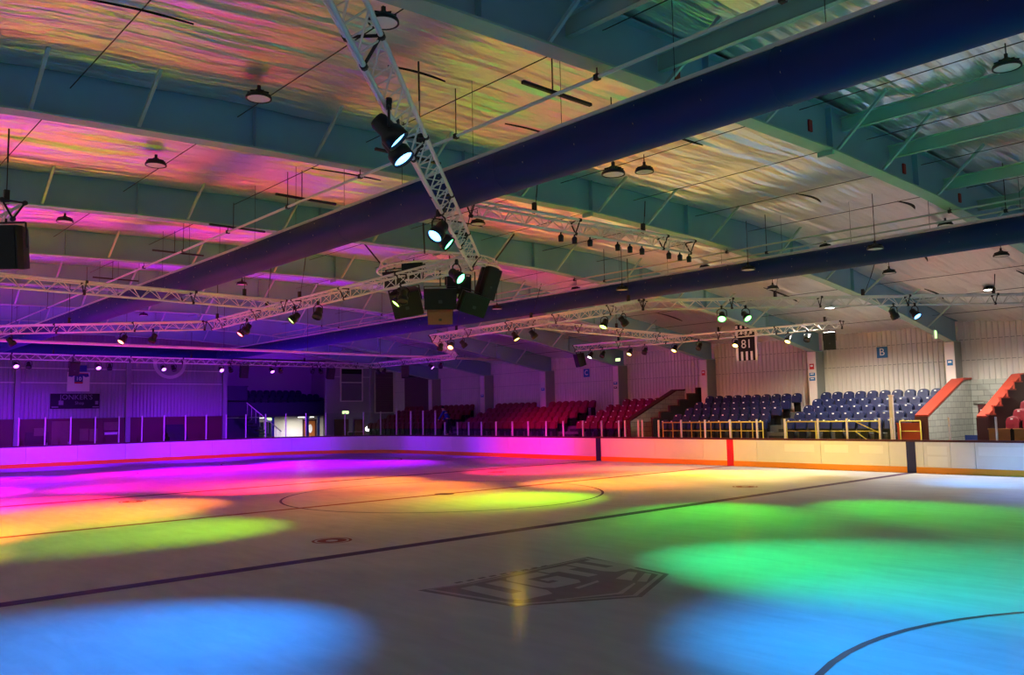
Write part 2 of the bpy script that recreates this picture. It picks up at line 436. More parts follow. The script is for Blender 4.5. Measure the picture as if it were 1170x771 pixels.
# ------------------------------------------------------------------ portal frames
BRACES = [-15.2,-12.1,-10.7,-7.85,-5.6,-3.1,-.75,1.0,3.55,6.6,9.6,12.0,14.4,17.0]
def wordpos(i): return ORD[i]
for fi, X in enumerate(FRAMES):
    far = ['nearest the camera, crossing above the right end', 'second', 'third', 'fourth', 'fifth', 'sixth', 'seventh', 'eighth and last'][fi]
    lab = 'teal steel roof beam, nearest one, crossing the top of the picture onto the bare purlins' if fi == 0 else \
          'teal painted steel roof beam with fly braces, %s from the bare purlins' % ['', 'second','third','fourth','fifth','sixth','seventh','eighth'][fi]
    root = thing('roof_beam', lab, 'roof beam', (X, YF-.5, 0), 'steel roof beams across the hall')
    ys = [YN+(19.85-YN)*j/60 for j in range(61)]
    w = MB(); bf = MB(); tf = MB()
    for sx in (-.012,.012):
        for a, b in zip(ys[:-1], ys[1:]):
            w.poly([(X+sx,a,bot(a)),(X+sx,b,bot(b)),(X+sx,b,top(b)-.02),(X+sx,a,top(a)-.02)])
    # stiffener plates on the web
    for ysf in (-14.4,-8.9,-4.6,-.95,2.6,7.7,11.4,15.6):
        for sx in (-1,1):
            w.box((X+sx*.065, ysf, (bot(ysf)+top(ysf))/2-.02), (.11,.014,top(ysf)-bot(ysf)-.04))
    for a, b in zip(ys[:-1], ys[1:]):
        bf.prism([(X-.14,a,bot(a)-.03),(X+.14,a,bot(a)-.03),(X+.14,a,bot(a)),(X-.14,a,bot(a))], (0,b-a,bot(b)-bot(a)))
        tf.prism([(X-.13,a,top(a)-.05),(X+.13,a,top(a)-.05),(X+.13,a,top(a)-.02),(X-.13,a,top(a)-.02)], (0,b-a,top(b)-top(a)))
    # splice plate at the ridge
    bf.box((X,RIDGE,bot(RIDGE)-.06),(.28,.05,.12))
    part('web', w, M['teal'], root); part('bottom_flange', bf, M['teal_flange'], root); part('top_flange', tf, M['teal'], root)
    for bi, yb in enumerate(BRACES):
        for sx in (1,-1):
            if sx == -1: continue
            if fi == 0 and sx == 1 and yb < -12: continue
            br = MB(); off = 1.0
            br.bar((X+sx*.10,yb,bot(yb)+.02), (X+sx*off*(1.2 if fi == 0 and yb > -3 else 1),yb-(.45 if fi == 0 and yb > -3 else 0),top(yb)-.12), .045, .05)
            part('brace', br, M['brace'], root)
    if fi == 0:
        for yt in (-5.25,-1.55,2.15,5.0):
            b = MB(); b.box((X+.03,yt,bot(yt)+.30),(.03,.11,.2)); part('red_tag', b, M['bolt_red'], root)
    # column at the far side wall
    zc = 2.085; col = MB(); col.box((X,19.58,(zc+4.7)/2),(.26,.78,4.7-zc)); part('column', col, M['column'], root)
    cf = MB(); cf.box((X,19.17,(2.09+4.65)/2),(.34,.06,2.56)); part('white_column_face', cf, M['colwhite'], root)

# bare purlins in the right-hand bay
for i, (yp, zb) in enumerate(((-9.4,6.8),(-7.5,6.82),(-5.7,6.86),(-3.8,6.9),(-.45,7.16),(1.45,7.03),(4.1,6.85),(6.0,6.68),(7.9,6.5),(9.9,6.3),(12.2,6.1),(14.6,5.75),(17.0,5.3))):
    b = MB(); zt = zb+.22
    b.box(((12.45+XR)/2,yp,(zb+zt)/2),(XR-12.45,.02,zt-zb)); b.box(((12.45+XR)/2,yp+.035,zb),(XR-12.45,.09,.015)); b.box(((12.45+XR)/2,yp-.035,zt),(XR-12.45,.09,.015))
    o = obj('roof_purlin', b, M['teal_flange'])
    tag(o, 'bare green roof purlin spanning right of the nearest beam, %s from the near side' % ORD[i], 'purlin', 'bare purlins under the foil at right')

# ------------------------------------------------------------------ fabric ducts
def duct(name, label, y, z, r, x0, x1):
    root = thing(name, label, 'air duct', (x0,y,z))
    d = MB(); n = 28; seg = 12
    b = len(d.v)
    xs = [x0+(x1-x0)*i/seg for i in range(seg+1)]
    for i, x in enumerate(xs):
        for k in range(n):
            t = 2*PI*k/n; d.v.append((x, y+r*math.cos(t), z+r*math.sin(t)))
    for i in range(seg):
        for k in range(n):
            d.face([b+i*n+k, b+i*n+(k+1)%n, b+(i+1)*n+(k+1)%n, b+(i+1)*n+k], 0, True)
    d.face([b+k for k in range(n)]); d.face([b+seg*n+k for k in range(n)])
    part('duct_skin', d, M['duct'], root, fix=False)
    for x in xs[1:-1]:
        s = MB(); s.lathe([(r+.002,-.012),(r+.008,0),(r+.002,.012)], 28, (x,y,z), Matrix.Rotation(PI/2,3,'Y')); part('seam_ring', s, M['duct'], root)
    rl = MB(); rl.box(((x0+x1)/2,y,z+r+.045),(x1-x0,.09,.05)); part('hanging_rail', rl, M['alu'], root)
    x = x0+.6
    while x < x1:
        h = MB(); h.tube((x,y,z+r+.05),(x,y,top(y)-.12),.005,4); x += 1.85; part('hanger', h, M['wire'], root)
    dots = MB(); x = x0+1
    while x < x1:
        for a in (-.5,.25):
            ang = PI+a if y < 0 else PI+a
            dots.lathe([(0,.002),(.012,0)], 6, (x, y+(r+.003)*math.cos(ang), z+(r+.003)*math.sin(ang)), Matrix.Rotation(-PI/2,3,'Y'))
        x += .95
    part('rivet', dots, M['rail'], root)
    return root
duct('air_duct', 'long round navy blue duct running above the near truss, lower left to top right', -6.9, 5.66, .305, -27.7, XR)
duct('air_duct', 'long round navy blue duct behind the speaker cluster, above the far seating', 5.0, 5.9, .28, -27.7, XR)
root = thing('air_duct', 'short navy blue cross duct joining the two long ducts at the far end', 'air duct', (-28,-1,5.95))
d = MB(); d.tube((-28,-12,5.95),(-28,5.3,5.95),.32,24); part('duct_skin', d, M['duct'], root)
for y in (-9,-6,-3,0,3):
    s = MB(); s.tube((-28,y-.02,5.95),(-28,y+.02,5.95),.328,24); part('seam_ring', s, M['duct'], root)

# service pipes hung under the beams
def pipe(label, p0, p1, r, m, hangers=(), cat='pipe', name='service_pipe'):
    root = thing(name, label, cat, p0)
    b = MB(); b.tube(p0, p1, r, 10); part('pipe_run', b, m, root)
    for hx in hangers:
        f = (hx-p0[0])/(p1[0]-p0[0]) if abs(p1[0]-p0[0]) > abs(p1[1]-p0[1]) else (hx-p0[1])/(p1[1]-p0[1])
        p = Vector(p0).lerp(Vector(p1), f)
        c = MB(); c.tube(p, (p.x,p.y,top(p.y)-.1), .009, 5); c.box(p, (.07,.07,.07)); part('hanger_clamp', c, M['wire'], root)
    return root
pipe('thin grey conduit hung parallel above the near blue duct', (-29,-6.9,6.48),(XR,-6.9,6.48),.026,M['alu'],[-25,-20,-15,-10,-4.5,-1.6,1.1,4,6.75,9.5,12.4,15,18,21])
pipe('thin upper conduit hung parallel above the far blue duct', (-20,4.45,6.44),(XR,4.45,6.44),.022,M['rail'],[-15,-10,-4.5,1.1,6.75,12.4,18])
pipe('thin lower conduit close above the far blue duct', (-20,4.75,6.30),(XR,4.75,6.30),.02,M['rail'],[-14,-9,-3.5,2.1,7.75,13.4])
pipe('pale straight pipe crossing the hall below the far roof beams', (-15.0,-17,5.22),(-15.9,19.8,5.25),.06,M['colwhite'],[-12,-8,-4,0,4,8,12,16])
# cross bars (cable trays) clipped on the conduit
for i, (x, y) in enumerate(((11.6,-6.9),(8.1,-6.9),(4.6,-6.9),(1.4,-6.9),(-2.2,-6.9),(-7.3,-6.9))):
    b = MB(); b.bar((x,y-.55,6.53),(x,y+.75,6.53),.05,.04); b.tube((x,y,6.53),(x,y,top(y)-.3),.01,5)
    tag(obj('cross_bar', b, M['wire']), 'short cross bar on the near conduit, %s from the right' % ORD[i], 'bar', 'cross bars on the near conduit')

# ------------------------------------------------------------------ trusses
TS = .29
def truss(label, p0, p1, chains=(), name='lighting_truss'):
    """triangular truss, two chords on top and one below"""
    p0 = Vector(p0); p1 = Vector(p1); d = (p1-p0); L = d.length; d.normalize(); a = Vector((d.y,-d.x,0)).normalized()
    root = thing(name, label, 'truss', tuple(p0))
    offs = [a*(-TS/2)+Vector((0,0,TS*.43)), a*(TS/2)+Vector((0,0,TS*.43)), Vector((0,0,-TS*.43))]
    ch = MB()
    for o_ in offs: ch.tube(p0+o_, p1+o_, .025, 10)
    part('chord', ch, M['alu'], root)
    lc = MB(); n = max(2, int(round(L/.5)))
    for i in range(n):
        f0 = i/n*L; f1 = (i+.5)/n*L; f2 = (i+1)/n*L
        for q in (0,1):
            lc.tube(p0+offs[q]+d*f0, p0+offs[2]+d*f1, .010, 5, caps=False); lc.tube(p0+offs[2]+d*f1, p0+offs[q]+d*f2, .010, 5, caps=False)
        lc.tube(p0+offs[0]+d*f0, p0+offs[1]+d*f1, .009, 5, caps=False); lc.tube(p0+offs[1]+d*f1, p0+offs[0]+d*f2, .009, 5, caps=False)
    part('lacing', lc, M['alu'], root)
    step = 2.5; k = 0.0
    while k < L-.3:
        ep = MB()
        for q in range(3): ep.tube(p0+offs[q]+d*(k-.03), p0+offs[q]+d*(k+.03), .034, 8)
        for q in range(3): ep.tube(p0+offs[q]+d*k, p0+offs[(q+1)%3]+d*k, .014, 6)
        k += step; part('joint_ring', ep, M['wire'], root)
    ep = MB()
    for q in range(3): ep.tube(p0+offs[q]+d*(L-.03), p0+offs[q]+d*(L+.02), .034, 8); ep.tube(p0+offs[q]+d*L, p0+offs[(q+1)%3]+d*L, .014, 6)
    part('joint_ring', ep, M['wire'], root)
    for f, dx, dy in chains:
        p = p0.lerp(p1, f); q = Vector((p.x+dx, p.y+dy, bot(p.y+dy)))
        c = MB(); c.tube(p+Vector((0,0,TS*.43)), p.lerp(q,.6), .007, 5); c.tube(p.lerp(q,.6), q, .012, 5)
        b = p+Vector((0,0,TS*.43+.12)); c.box(b,(.07,.07,.2)); part('chain', c, M['wire'], root)
    return root
ZT = 5.2
P = {'A':(17.2,-14.6,ZT),'B':(6.75,-4.38,ZT),'K':(-6.6,-4.1,ZT),'D':(-11.6,-9.6,ZT),'D2':(-22.4,-13.0,ZT),
     'E':(-6.75,4.65,ZT),'F':(4.5,3.62,ZT),'G':(12.6,13.1,ZT),'J':(-1.1,-4.3,ZT)}
truss('bare aluminium truss descending from the top edge to the speaker cluster', P['A'], P['B'], ((.30,.1,.3),(.55,-.3,.2),(.9,.1,.3)))
truss('aluminium truss running left from the speaker cluster to the far left bend', P['B'], P['K'], ((.55,0,.2),(.7,.3,0),(.97,0,0)))
truss('pale aluminium truss entering at the left edge, meeting the long truss halfway', (-.5,-11.9,ZT), (-1.05,-4.45,ZT), ((.85,0,0),))
truss('pinkish lit truss at the left edge, low above the far ice', P['D'], (-6.7,-4.3,ZT), ((.4,0,0),))
truss('short truss end poking in at the left edge above a hanging loudspeaker', (-1.5,-12.9,ZT), (6.17,-12.13,ZT), ((.96,0,0),))
truss('long truss behind the speaker cluster, below the far blue duct', P['E'], P['F'], ((.15,.3,0),(.55,0,.5),(.95,0,0)))
truss('turquoise lit truss running out to the right edge', P['F'], P['G'], ((.3,0,.3),(.5,.4,0),(.8,0,.2)))
truss('short linking truss between the long far truss and the truss over the seats', (-.85,4.35,ZT), (-1.7,13.95,ZT), ((.5,0,0),))
truss('straight truss hanging over the front of the far seats', (-7.5,13.4,ZT), (5.0,14.2,ZT), ((.2,0,.2),(.6,0,.2),(.95,0,.2)))
truss('truss stub angling away behind the speaker cluster', P['E'], (-14.1,11.5,ZT), ((.6,0,0),))
truss('violet lit truss in the far right corner of the rig', (-14.2,11.6,ZT), (-22.7,12.0,ZT), ((.5,0,0),))
truss('violet lit truss along the far end of the rink', (-22.9,-9.0,ZT), (-22.8,11.9,ZT), ((.2,0,0),(.5,0,0),(.8,0,0)))
# upper small truss with a row of little lamps
tr = truss('high short truss with small black lamps, above the far blue duct', (7.75,-5.2,5.95), (8.3,.65,5.85), ((.25,0,.1),(.75,0,.1)))
for i, f in enumerate((.36,.42,.49,.62,.68,.74,.88,.94,.99)):
    p = Vector((7.75,-5.2,5.95)).lerp(Vector((8.3,.65,5.85)), f)
    b = MB(); b.tube(p+Vector((0,0,-.12)), p+Vector((0,0,-.20)), .015, 6); b.lathe([(0,-.33),(.05,-.33),(.055,-.22),(.03,-.19),(0,-.19)], 10, p)
    tag(obj('mini_lamp', b, M['black']), 'small black lamp under the high short truss, %s from its left' % ORD[i], 'lamp', 'small lamps under the high truss')

# ring truss of the speaker cluster
RC = Vector((1.95,-1.55,6.08)); RR = 1.62
rt = thing('ring_truss', 'circular aluminium truss holding the central cluster of loudspeakers', 'truss', tuple(RC))
n = 40
def rp(i, r, z): t = 2*PI*i/n; return (RC.x+r*math.cos(t), RC.y+r*math.sin(t), RC.z+z)
for r, z in ((RR,-.1),(RR-.22,-.1),(RR-.11,.12)):
    b = MB()
    for i in range(n): b.tube(rp(i,r,z), rp(i+1,r,z), .024, 8, caps=False)
    part('ring_chord', b, M['alu'], rt)
b = MB()
for i in range(0,n,2):
    b.tube(rp(i,RR,-.1), rp(i+1,RR-.11,.12), .008, 5); b.tube(rp(i+1,RR-.11,.12), rp(i+2,RR,-.1), .008, 5); b.tube(rp(i,RR,-.1), rp(i,RR-.22,-.1), .008, 5)
part('lacing', b, M['alu'], rt)
for t in (.6,2.3,3.9,5.4):
    c = MB(); p = Vector((RC.x+(RR-.11)*math.cos(t), RC.y+(RR-.11)*math.sin(t), RC.z+.1)); q = Vector((RC.x+(RR+.5)*math.cos(t), RC.y+(RR+.3)*math.sin(t), bot(RC.y)+.1))
    c.tube(p,q,.02,6); part('sling', c, M['wire'], rt)
c = MB()
for t in (0, PI/2): c.tube((RC.x-RR*math.cos(t),RC.y-RR*math.sin(t),RC.z-.1),(RC.x+RR*math.cos(t),RC.y+RR*math.sin(t),RC.z-.1),.024,8)
part('cross_tube', c, M['alu'], rt)

# ------------------------------------------------------------------ loudspeakers
def speaker(label, loc, size, yaw, pitch, cabinet='black', group=None, hang=.3, badge=True, roll=0):
    """box with a tapered back; front faces local -Y"""
    w, h, d = size
    root = local_thing('hanging_loudspeaker', label, 'loudspeaker', loc, 0, group)
    R = (Matrix.Rotation(yaw,4,'Z') @ Matrix.Rotation(pitch,4,'X') @ Matrix.Rotation(roll,4,'Y')).to_3x3()
    c = MB(); k = .68; e = .02
    F = [(-w/2,-d/2,-h/2),(w/2,-d/2,-h/2),(w/2,-d/2,h/2),(-w/2,-d/2,h/2)]
    Bk = [(-w/2*k,d/2,-h/2*.92),(w/2*k,d/2,-h/2*.92),(w/2*k,d/2,h/2*.92),(-w/2*k,d/2,h/2*.92)]
    Md = [(-w/2,-d/2+.35*d,-h/2),(w/2,-d/2+.35*d,-h/2),(w/2,-d/2+.35*d,h/2),(-w/2,-d/2+.35*d,h/2)]
    c.v = [tuple(R @ Vector(p)) for p in F+Md+Bk]
    for s in (0,4):
        for i in range(4): c.face([s+i, s+(i+1)%4, s+4+(i+1)%4, s+4+i])
    c.face([3,2,1,0]); c.face([8,9,10,11])
    obj('cabinet', c, M[cabinet], root)
    g = MB(); g.box(R @ Vector((0,-d/2-.008,.0)), (w*.93,.016,h*.93), 0, R); obj('grille', g, M['grille'] if cabinet == 'black' else M[cabinet], root)
    if badge:
        g = MB(); g.box(R @ Vector((0,-d/2-.02,-h*.12)), (w*.12,.008,w*.10), 0, R); obj('badge', g, M['badge'], root)
    y = MB()
    for s in (-1,1): y.bar(R @ Vector((s*(w/2+.012),0,0)), R @ Vector((s*(w/2+.012),0,h/2+.05)), .015, .05)
    y.bar(R @ Vector((-w/2-.012,0,h/2+.05)), R @ Vector((w/2+.012,0,h/2+.05)), .05, .015)
    tp = R @ Vector((0,0,h/2+.05)); y.tube(tp, (tp.x,tp.y,tp.z+hang), .016, 6)
    obj('yoke', y, M['black'], root)
    return root
D = math.radians
g = 'loudspeakers of the central cluster'
speaker('small black loudspeaker at the far left of the central cluster', (1.75,-2.8,5.70), (.50,.40,.36), D(20), D(10), group=g, hang=.12)
speaker('black loudspeaker high at the rear left of the central cluster', (2.5,-2.75,5.80), (.52,.38,.40), D(40), D(5), group=g, hang=.06)
speaker('large black loudspeaker tilted left, at the front left of the cluster', (2.05,-2.66,5.10), (.74,.64,.5), D(55), D(28), group=g, hang=.35, roll=D(-12))
speaker('wide black loudspeaker facing the camera, at the middle of the cluster', (2.55,-1.98,5.17), (.80,.52,.5), D(52), D(12), group=g, hang=.4)
speaker('brown lit loudspeaker lowest of all, below the middle of the cluster', (1.9,-1.5,4.83), (.64,.36,.4), D(52), D(24), cabinet='wood', group=g, hang=.25)
speaker('black loudspeaker tilted right, at the lower right of the cluster', (3.05,-1.4,5.05), (.72,.52,.52), D(75), D(20), group=g, hang=.5, roll=D(14))
speaker('tall black loudspeaker leaning at the right side of the cluster', (3.15,-.95,5.58), (.44,.80,.42), D(88), D(12), group=g, hang=.05, roll=D(12))
speaker('black loudspeaker hidden behind the green lamp in the cluster', (2.6,-1.45,5.55), (.62,.44,.42), D(60), D(8), group=g, hang=.12)
speaker('black loudspeaker hanging from the truss end at the left edge', (6.14,-12.18,4.66), (.52,.60,.44), D(48), D(8), hang=.06)
for lab, loc, yw in (('black loudspeaker at the left end of the truss over the seats', (-7.25,13.45,4.66), D(-20)),
                 ('black loudspeaker at the right end of the truss over the seats', (4.55,14.1,4.66), D(25)),
                 ('black loudspeaker on the far end truss, above the shop sign', (-22.9,-3.95,4.72), D(90)),
                 ('black loudspeaker on the far end truss, at the left of the balcony', (-22.85,4.2,4.72), D(90)),
                 ('black loudspeaker on the far end truss, at the right of the balcony', (-22.8,9.3,4.72), D(90)),
                 ('black loudspeaker tilted on the truss in the far right corner', (-19.0,11.8,4.72), D(60))):
    speaker(lab, loc, (.42,.62,.38), yw, D(14), hang=.05)

# ------------------------------------------------------------------ stage lamps
CANB = MB()
CANB.lathe([(0,.16),(.07,.16),(.085,.13),(.085,.02),(.115,-.02),(.118,-.13),(.108,-.13),(.105,-.10)], 18)
CAN = CANB.mesh('can_body', M['black'])
LENSM = {}
for k in list(LED)+['off']:
    b = MB(); b.lathe([(0,-.110),(.05,-.108),(.104,-.10)], 18); LENSM[k] = b.mesh('can_lens', M['lens_'+k] if k != 'off' else M['lensoff'])
YB = MB(); YB.path([(-.13,0,0),(-.13,0,.16),(-.06,0,.22),(.06,0,.22),(.13,0,.16),(.13,0,0)], .012, 6); YB.box((0,0,.25),(.05,.05,.08)); YB.tube((0,0,.27),(.0,0,.31),.03,8)
YOKE = YB.mesh('yoke', M['black'])
lamp_root0 = None
lights = []
def lamp(label, loc, aim, col, group):
    global lamp_root0
    v = (Vector(aim)-Vector(loc)).normalized(); q = (-v).to_track_quat('Z','Y')
    root = bpy.data.objects.new('stage_spotlight', None); root.location = loc; root.empty_display_size = .1; COL.objects.link(root)
    tag(root, label, 'stage lamp', group)
    ob = bpy.data.objects.new('can_body', CAN); COL.objects.link(ob); ob.parent = root; ob.rotation_mode = 'QUATERNION'; ob.rotation_quaternion = q
    ol = bpy.data.objects.new('lens', LENSM[col]); COL.objects.link(ol); ol.parent = ob
    oy = bpy.data.objects.new('yoke', YOKE); COL.objects.link(oy); oy.parent = root; oy.rotation_euler = (0,0,math.atan2(v.y,v.x)+PI/2)
    return root
NSP = [0]
def spot(loc, aim, col, W, deg, blend=1.0, rad=.08):
    v = (Vector(aim)-Vector(loc)).normalized()
    l = bpy.data.lights.new('stage_beam', 'SPOT'); l.energy = W; l.color = LED[col] if isinstance(col, str) else col
    l.spot_size = math.radians(deg); l.spot_blend = blend; l.shadow_soft_size = rad
    o = bpy.data.objects.new('stage_beam', l); o.location = Vector(loc)+v*.16; o.rotation_mode = 'QUATERNION'; o.rotation_quaternion = v.to_track_quat('-Z','Y'); COL.objects.link(o)
    NSP[0] += 1

PW = 5.0
# (truss phrase, [ (x, y, colour or 'off', aim, [(beam colour, aim, watts, degrees)...]) ])
ZL = 4.82
RIG = [
 ('on the truss from the top edge', [
   (13.05,-10.48,'cyan',(15.7,-6.6,0),[('cyan',(16.4,-5.0,0),560,56)]),
   (12.64,-10.12,'cyan',(15.4,-8.0,0),[('cyan',(16.4,-6.4,0),160,50)]),
   (10.0,-7.63,'cyan',(10.6,-12.2,0),[('blue',(10.5,-12.4,0),700,54)]),
   (9.59,-7.24,'teal',(13.8,-3.6,0),[('teal',(14.4,-2.7,0),200,48)]),
   (7.16,-5.08,'teal',(13.6,-3.2,0),[('teal',(14.2,-2.8,0),660,46)])]),
 ('on the truss left of the speaker cluster', [
   (3.82,-4.1,'lime',(2.6,-8.4,0),[('lime',(1.4,-8.9,0),440,52)]),
   (4.27,-4.3,'off',(6,-6,0),[]),
   (.7,-4.4,'off',(2,-7,0),[]),
   (-.45,-4.45,'lime',(-1.6,-9.4,0),[('yellow',(-2.4,-9.4,0),420,58)]),
   (-3.62,-4.3,'off',(-4,-7,0),[]),
   (-4.38,-4.1,'red',(-4.2,-8.3,0),[('orange',(-3.8,-7.4,0),750,60),('red',(-7.0,-2.5,0),1200,64)])]),
 ('on the near side truss left of the frame', [  # unseen lamps mirroring the far truss, added to colour the foil overhead
   (4.5,-12.5,'lime',(3,-11,0),[('yellow',(2.0,-14.0,0),700,66)]),
   (1.0,-12.7,'orange',(-1,-11,0),[('orange',(-1.0,-12.9,0),1200,72)]),
   (-2.5,-12.8,'red',(-6,-12,0),[('red',(-5.5,-12.8,0),700,70),('magenta',(-8.5,-12.4,0),1500,80)])]),
 ('on the low truss at the left edge', [
   (-7.71,-5.54,'off',(-8,-8,0),[]),
   (-8.5,-6.2,'orange',(-7,-10,0),[('red',(-7.0,-9.0,0),1000,64)]),
   (-11.0,-8.8,'off',(-11,-5,0),[]),
   (-11.6,-9.4,'magenta',(-12,-5,0),[('magenta',(-11,-4.6,0),650,62),('magenta',(-13,-10.5,0),1300,75),('violet',(-16,-12,0),1500,90)])]),
 ('on the far end truss', [
   (-22.9,-6.3,'violet',(-17,-6,0),[('purple',(-18.5,-8,0),2400,66),('purple',(-20,-12,0),1800,66)]),
   (-22.9,-5.8,'off',(-20,-6,0),[]),
   (-22.9,-2.9,'violet',(-17,-3,0),[('magenta',(-17.5,-3,0),900,60),('purple',(-28.9,-4,.35),900,80)]),
   (-22.9,-2.4,'off',(-20,-3,0),[]),
   (-22.9,.1,'violet',(-17,0,0),[('purple',(-18.5,0,0),2000,66)]),
   (-22.9,.6,'off',(-20,1,0),[]),
   (-22.85,3.0,'violet',(-16,3,0),[('magenta',(-17.0,2.2,0),800,58),('purple',(-28.9,4,.35),900,80)]),
   (-22.85,3.5,'off',(-20,4,0),[]),
   (-22.85,5.8,'violet',(-18,6,0),[('purple',(-18.5,5.8,0),2000,66)]),
   (-22.85,6.3,'off',(-20,6,0),[]),
   (-22.8,8.2,'violet',(-27,9,.5),[('purple',(-28.2,9,.35),300,76),('purple',(-37,11.6,4.6),420,52)]),
   (-22.8,8.7,'off',(-20,9,0),[])]),
 ('on the truss in the far right corner', [
   (-22.0,12.0,'violet',(-22,14.3,.5),[('purple',(-20.5,14.3,.35),120,70)]),
   (-21.4,12.0,'off',(-20,9,0),[]),
   (-16.5,11.75,'violet',(-12,14.3,.5),[('purple',(-15.5,14.3,.3),160,44),('violet',(-14.8,7.6,0),900,60)]),
   (-15.6,11.7,'off',(-13,9,0),[])]),
 ('on the long truss behind the cluster', [
   (-6.2,4.6,'off',(-8,4,0),[]),
   (-5.41,4.5,'orange',(-2.2,0,0),[('orange',(-2.3,.3,0),900,56),('red',(-5.2,8.2,0),700,62),('orange',(-6.3,.8,0),900,60)]),
   (-4.6,4.45,'off',(-3,8,0),[]),
   (-1.43,4.15,'yellow',(1.5,5,0),[('orange',(1.0,5.2,0),800,60),('yellow',(1.6,-1.0,0),400,60)]),
   (-.5,4.1,'off',(1,8,0),[]),
   (2.9,3.78,'lime',(3.2,.4,0),[('lime',(2.9,.5,0),520,50)]),
   (3.7,3.7,'off',(5,8,0),[])]),
 ('on the turquoise truss running to the right', [
   (6.0,5.2,'green',(8.8,.6,0),[('green',(8.8,.5,0),520,46)]),
   (6.45,5.7,'green',(11.6,3.8,0),[('green',(11.8,3.8,0),450,44)]),
   (9.1,9.0,'cyan',(10.3,11.9,0),[('cyan',(10.6,12.0,0),300,56)]),
   (9.5,9.45,'cyan',(14,8,0),[('blue',(14.5,8.5,0),160,70)])]),
 ('on the truss over the front of the seats', [
   (-6.6,13.45,'white',(-7,10,0),[('red',(-7.0,14.3,.6),0,80)]),
   (-5.9,13.5,'off',(-6,10,0),[]),
   (-4.4,13.6,'yellow',(-4,10,0),[('red',(-4.5,8.5,0),350,70)]),
   (-3.6,13.65,'off',(-3,10,0),[]),
   (-2.1,13.75,'yellow',(-2,10,0),[('orange',(-1.5,10.4,0),450,70)]),
   (-.9,13.8,'off',(-1,10,0),[]),
   (.75,13.92,'yellow',(2,9.4,0),[('yellow',(2.3,8.9,0),850,66)]),
   (2.95,14.05,'yellow',(3,10,0),[('yellow',(3.7,11.2,0),330,66)]),
   (3.7,14.1,'off',(4,10,0),[])]),
]
for phrase, L in RIG:
    n_on = n_off = 0
    for x, y, c, aim, beams in L:
        if c == 'off': lab = 'unlit black stage lamp %s, %s unlit one' % (phrase, ORD[n_off]); n_off += 1
        else: lab = 'lit %s stage lamp %s, %s lit one' % (c if c != 'violet' else 'whitish', phrase, ORD[n_on]); n_on += 1
        lamp(lab, (x,y,ZL), aim, c, 'stage lamps '+phrase)
        for bc, ba, W, dg in beams:
            if W: spot((x,y,ZL), ba, bc, W*PW, dg)
# beams thrown sideways on to the barrier boards
for src, ba, bc, W, dg in (((-5.41,4.5,ZL),(-6.6,14.3,.4),'red',520,44),((-5.41,4.5,ZL),(-11.5,14.3,.5),'magenta',1300,34),((-1.43,4.15,ZL),(-2.6,14.3,.4),'orange',430,46),((2.9,3.78,ZL),(2.4,14.3,.4),'yellow',380,48),((6.45,5.7,ZL),(6.0,14.3,.4),'yellow',200,40)):
    spot(src, ba, bc, W*PW, dg)

# ------------------------------------------------------------------ high-bay lamps
b = MB(); b.lathe([(0,.10),(.05,.10),(.06,.075),(.085,.07),(.10,.04),(.17,.02),(.185,-.01),(.185,-.035),(.165,-.035),(.16,-.02)], 24)
for k in range(10):
    t = 2*PI*k/10; b.bar((.06*math.cos(t),.06*math.sin(t),.06),(.155*math.cos(t),.155*math.sin(t),.03),.008,.05)
HB = b.mesh('lamp_housing', M['black'])
b = MB(); b.lathe([(0,-.036),(.08,-.034),(.162,-.028)], 24); HL = {False:b.mesh('diffuser', M['lampwhite']), True:b.mesh('lit_diffuser', M['lamplit'])}
def highbay(label, x, y, z, lit=False):
    root = bpy.data.objects.new('high_bay_lamp', None); root.location = (x,y,z); COL.objects.link(root); root.empty_display_size = .1
    tag(root, label, 'ceiling lamp', 'round high-bay lamps under the roof')
    for nm, me in (('lamp_housing', HB), ('diffuser', HL[lit])):
        o = bpy.data.objects.new(nm, me); COL.objects.link(o); o.parent = root
    h = MB(); zt = max(.16, top(y)-.28-z)
    h.tube((0,0,.09),(0,0,zt),.009,5); h.box((0,0,.13),(.04,.04,.08)); obj('suspension', h, M['wire'], root)
    if lit:
        l = bpy.data.lights.new('high_bay_light','SPOT'); l.energy = 1250; l.color = (1,.92,.80); l.shadow_soft_size = .16; l.spot_size = math.radians(152); l.spot_blend = .5
        o = bpy.data.objects.new('high_bay_light', l); o.location = (x,y,z-.08); COL.objects.link(o)
rows = {
 'on the ceiling left of the near duct, %s from the left': [(-1.74,-9.58,6.9),(3.94,-9.47,6.9),(8.11,-9.44,6.9),(11.25,-9.35,6.9)],
 'between the two blue ducts, %s from the far end': [(-18.7,-2.26,6.9),(-13.8,-2.42,6.9),(-8.2,-2.43,6.9),(3.84,-1.79,6.9),(9.23,-2.04,6.9),(10.9,-4.9,5.95),(15.59,-2.01,6.9)],
 'hanging just above the far duct, %s from the far end': [(-2.44,4.24,5.9),(3.08,4.42,5.9),(7.36,4.46,5.9),(10.75,4.4,5.9)],
 'on the ceiling beyond the far duct, %s from the far end': [(-2.36,8.14,6.9),(3.4,8.23,6.9),(7.59,8.22,6.9),(11.0,7.98,6.9)],
 'seen just below the far duct, %s from the left': [(5.5,8.79,6.0),(9.11,8.85,6.0),(12.07,8.54,6.0)],
}
for ph, L in rows.items():
    for i, p in enumerate(L): highbay('high bay lamp '+ph % ORD[i], *p)
highbay('brightly lit white high bay lamp over the blue seats', 4.08,15.17,6.0, True)
highbay('brightly lit white high bay lamp near the right edge', 9.61,15.09,6.0, True)

# ------------------------------------------------------------------ rink boards and screens
ZB = 1.085
def bpt(path_s):
    """point and normal (outwards) on the board line; s starts at the right end of the far side and runs to the left end wall and back"""
    pass
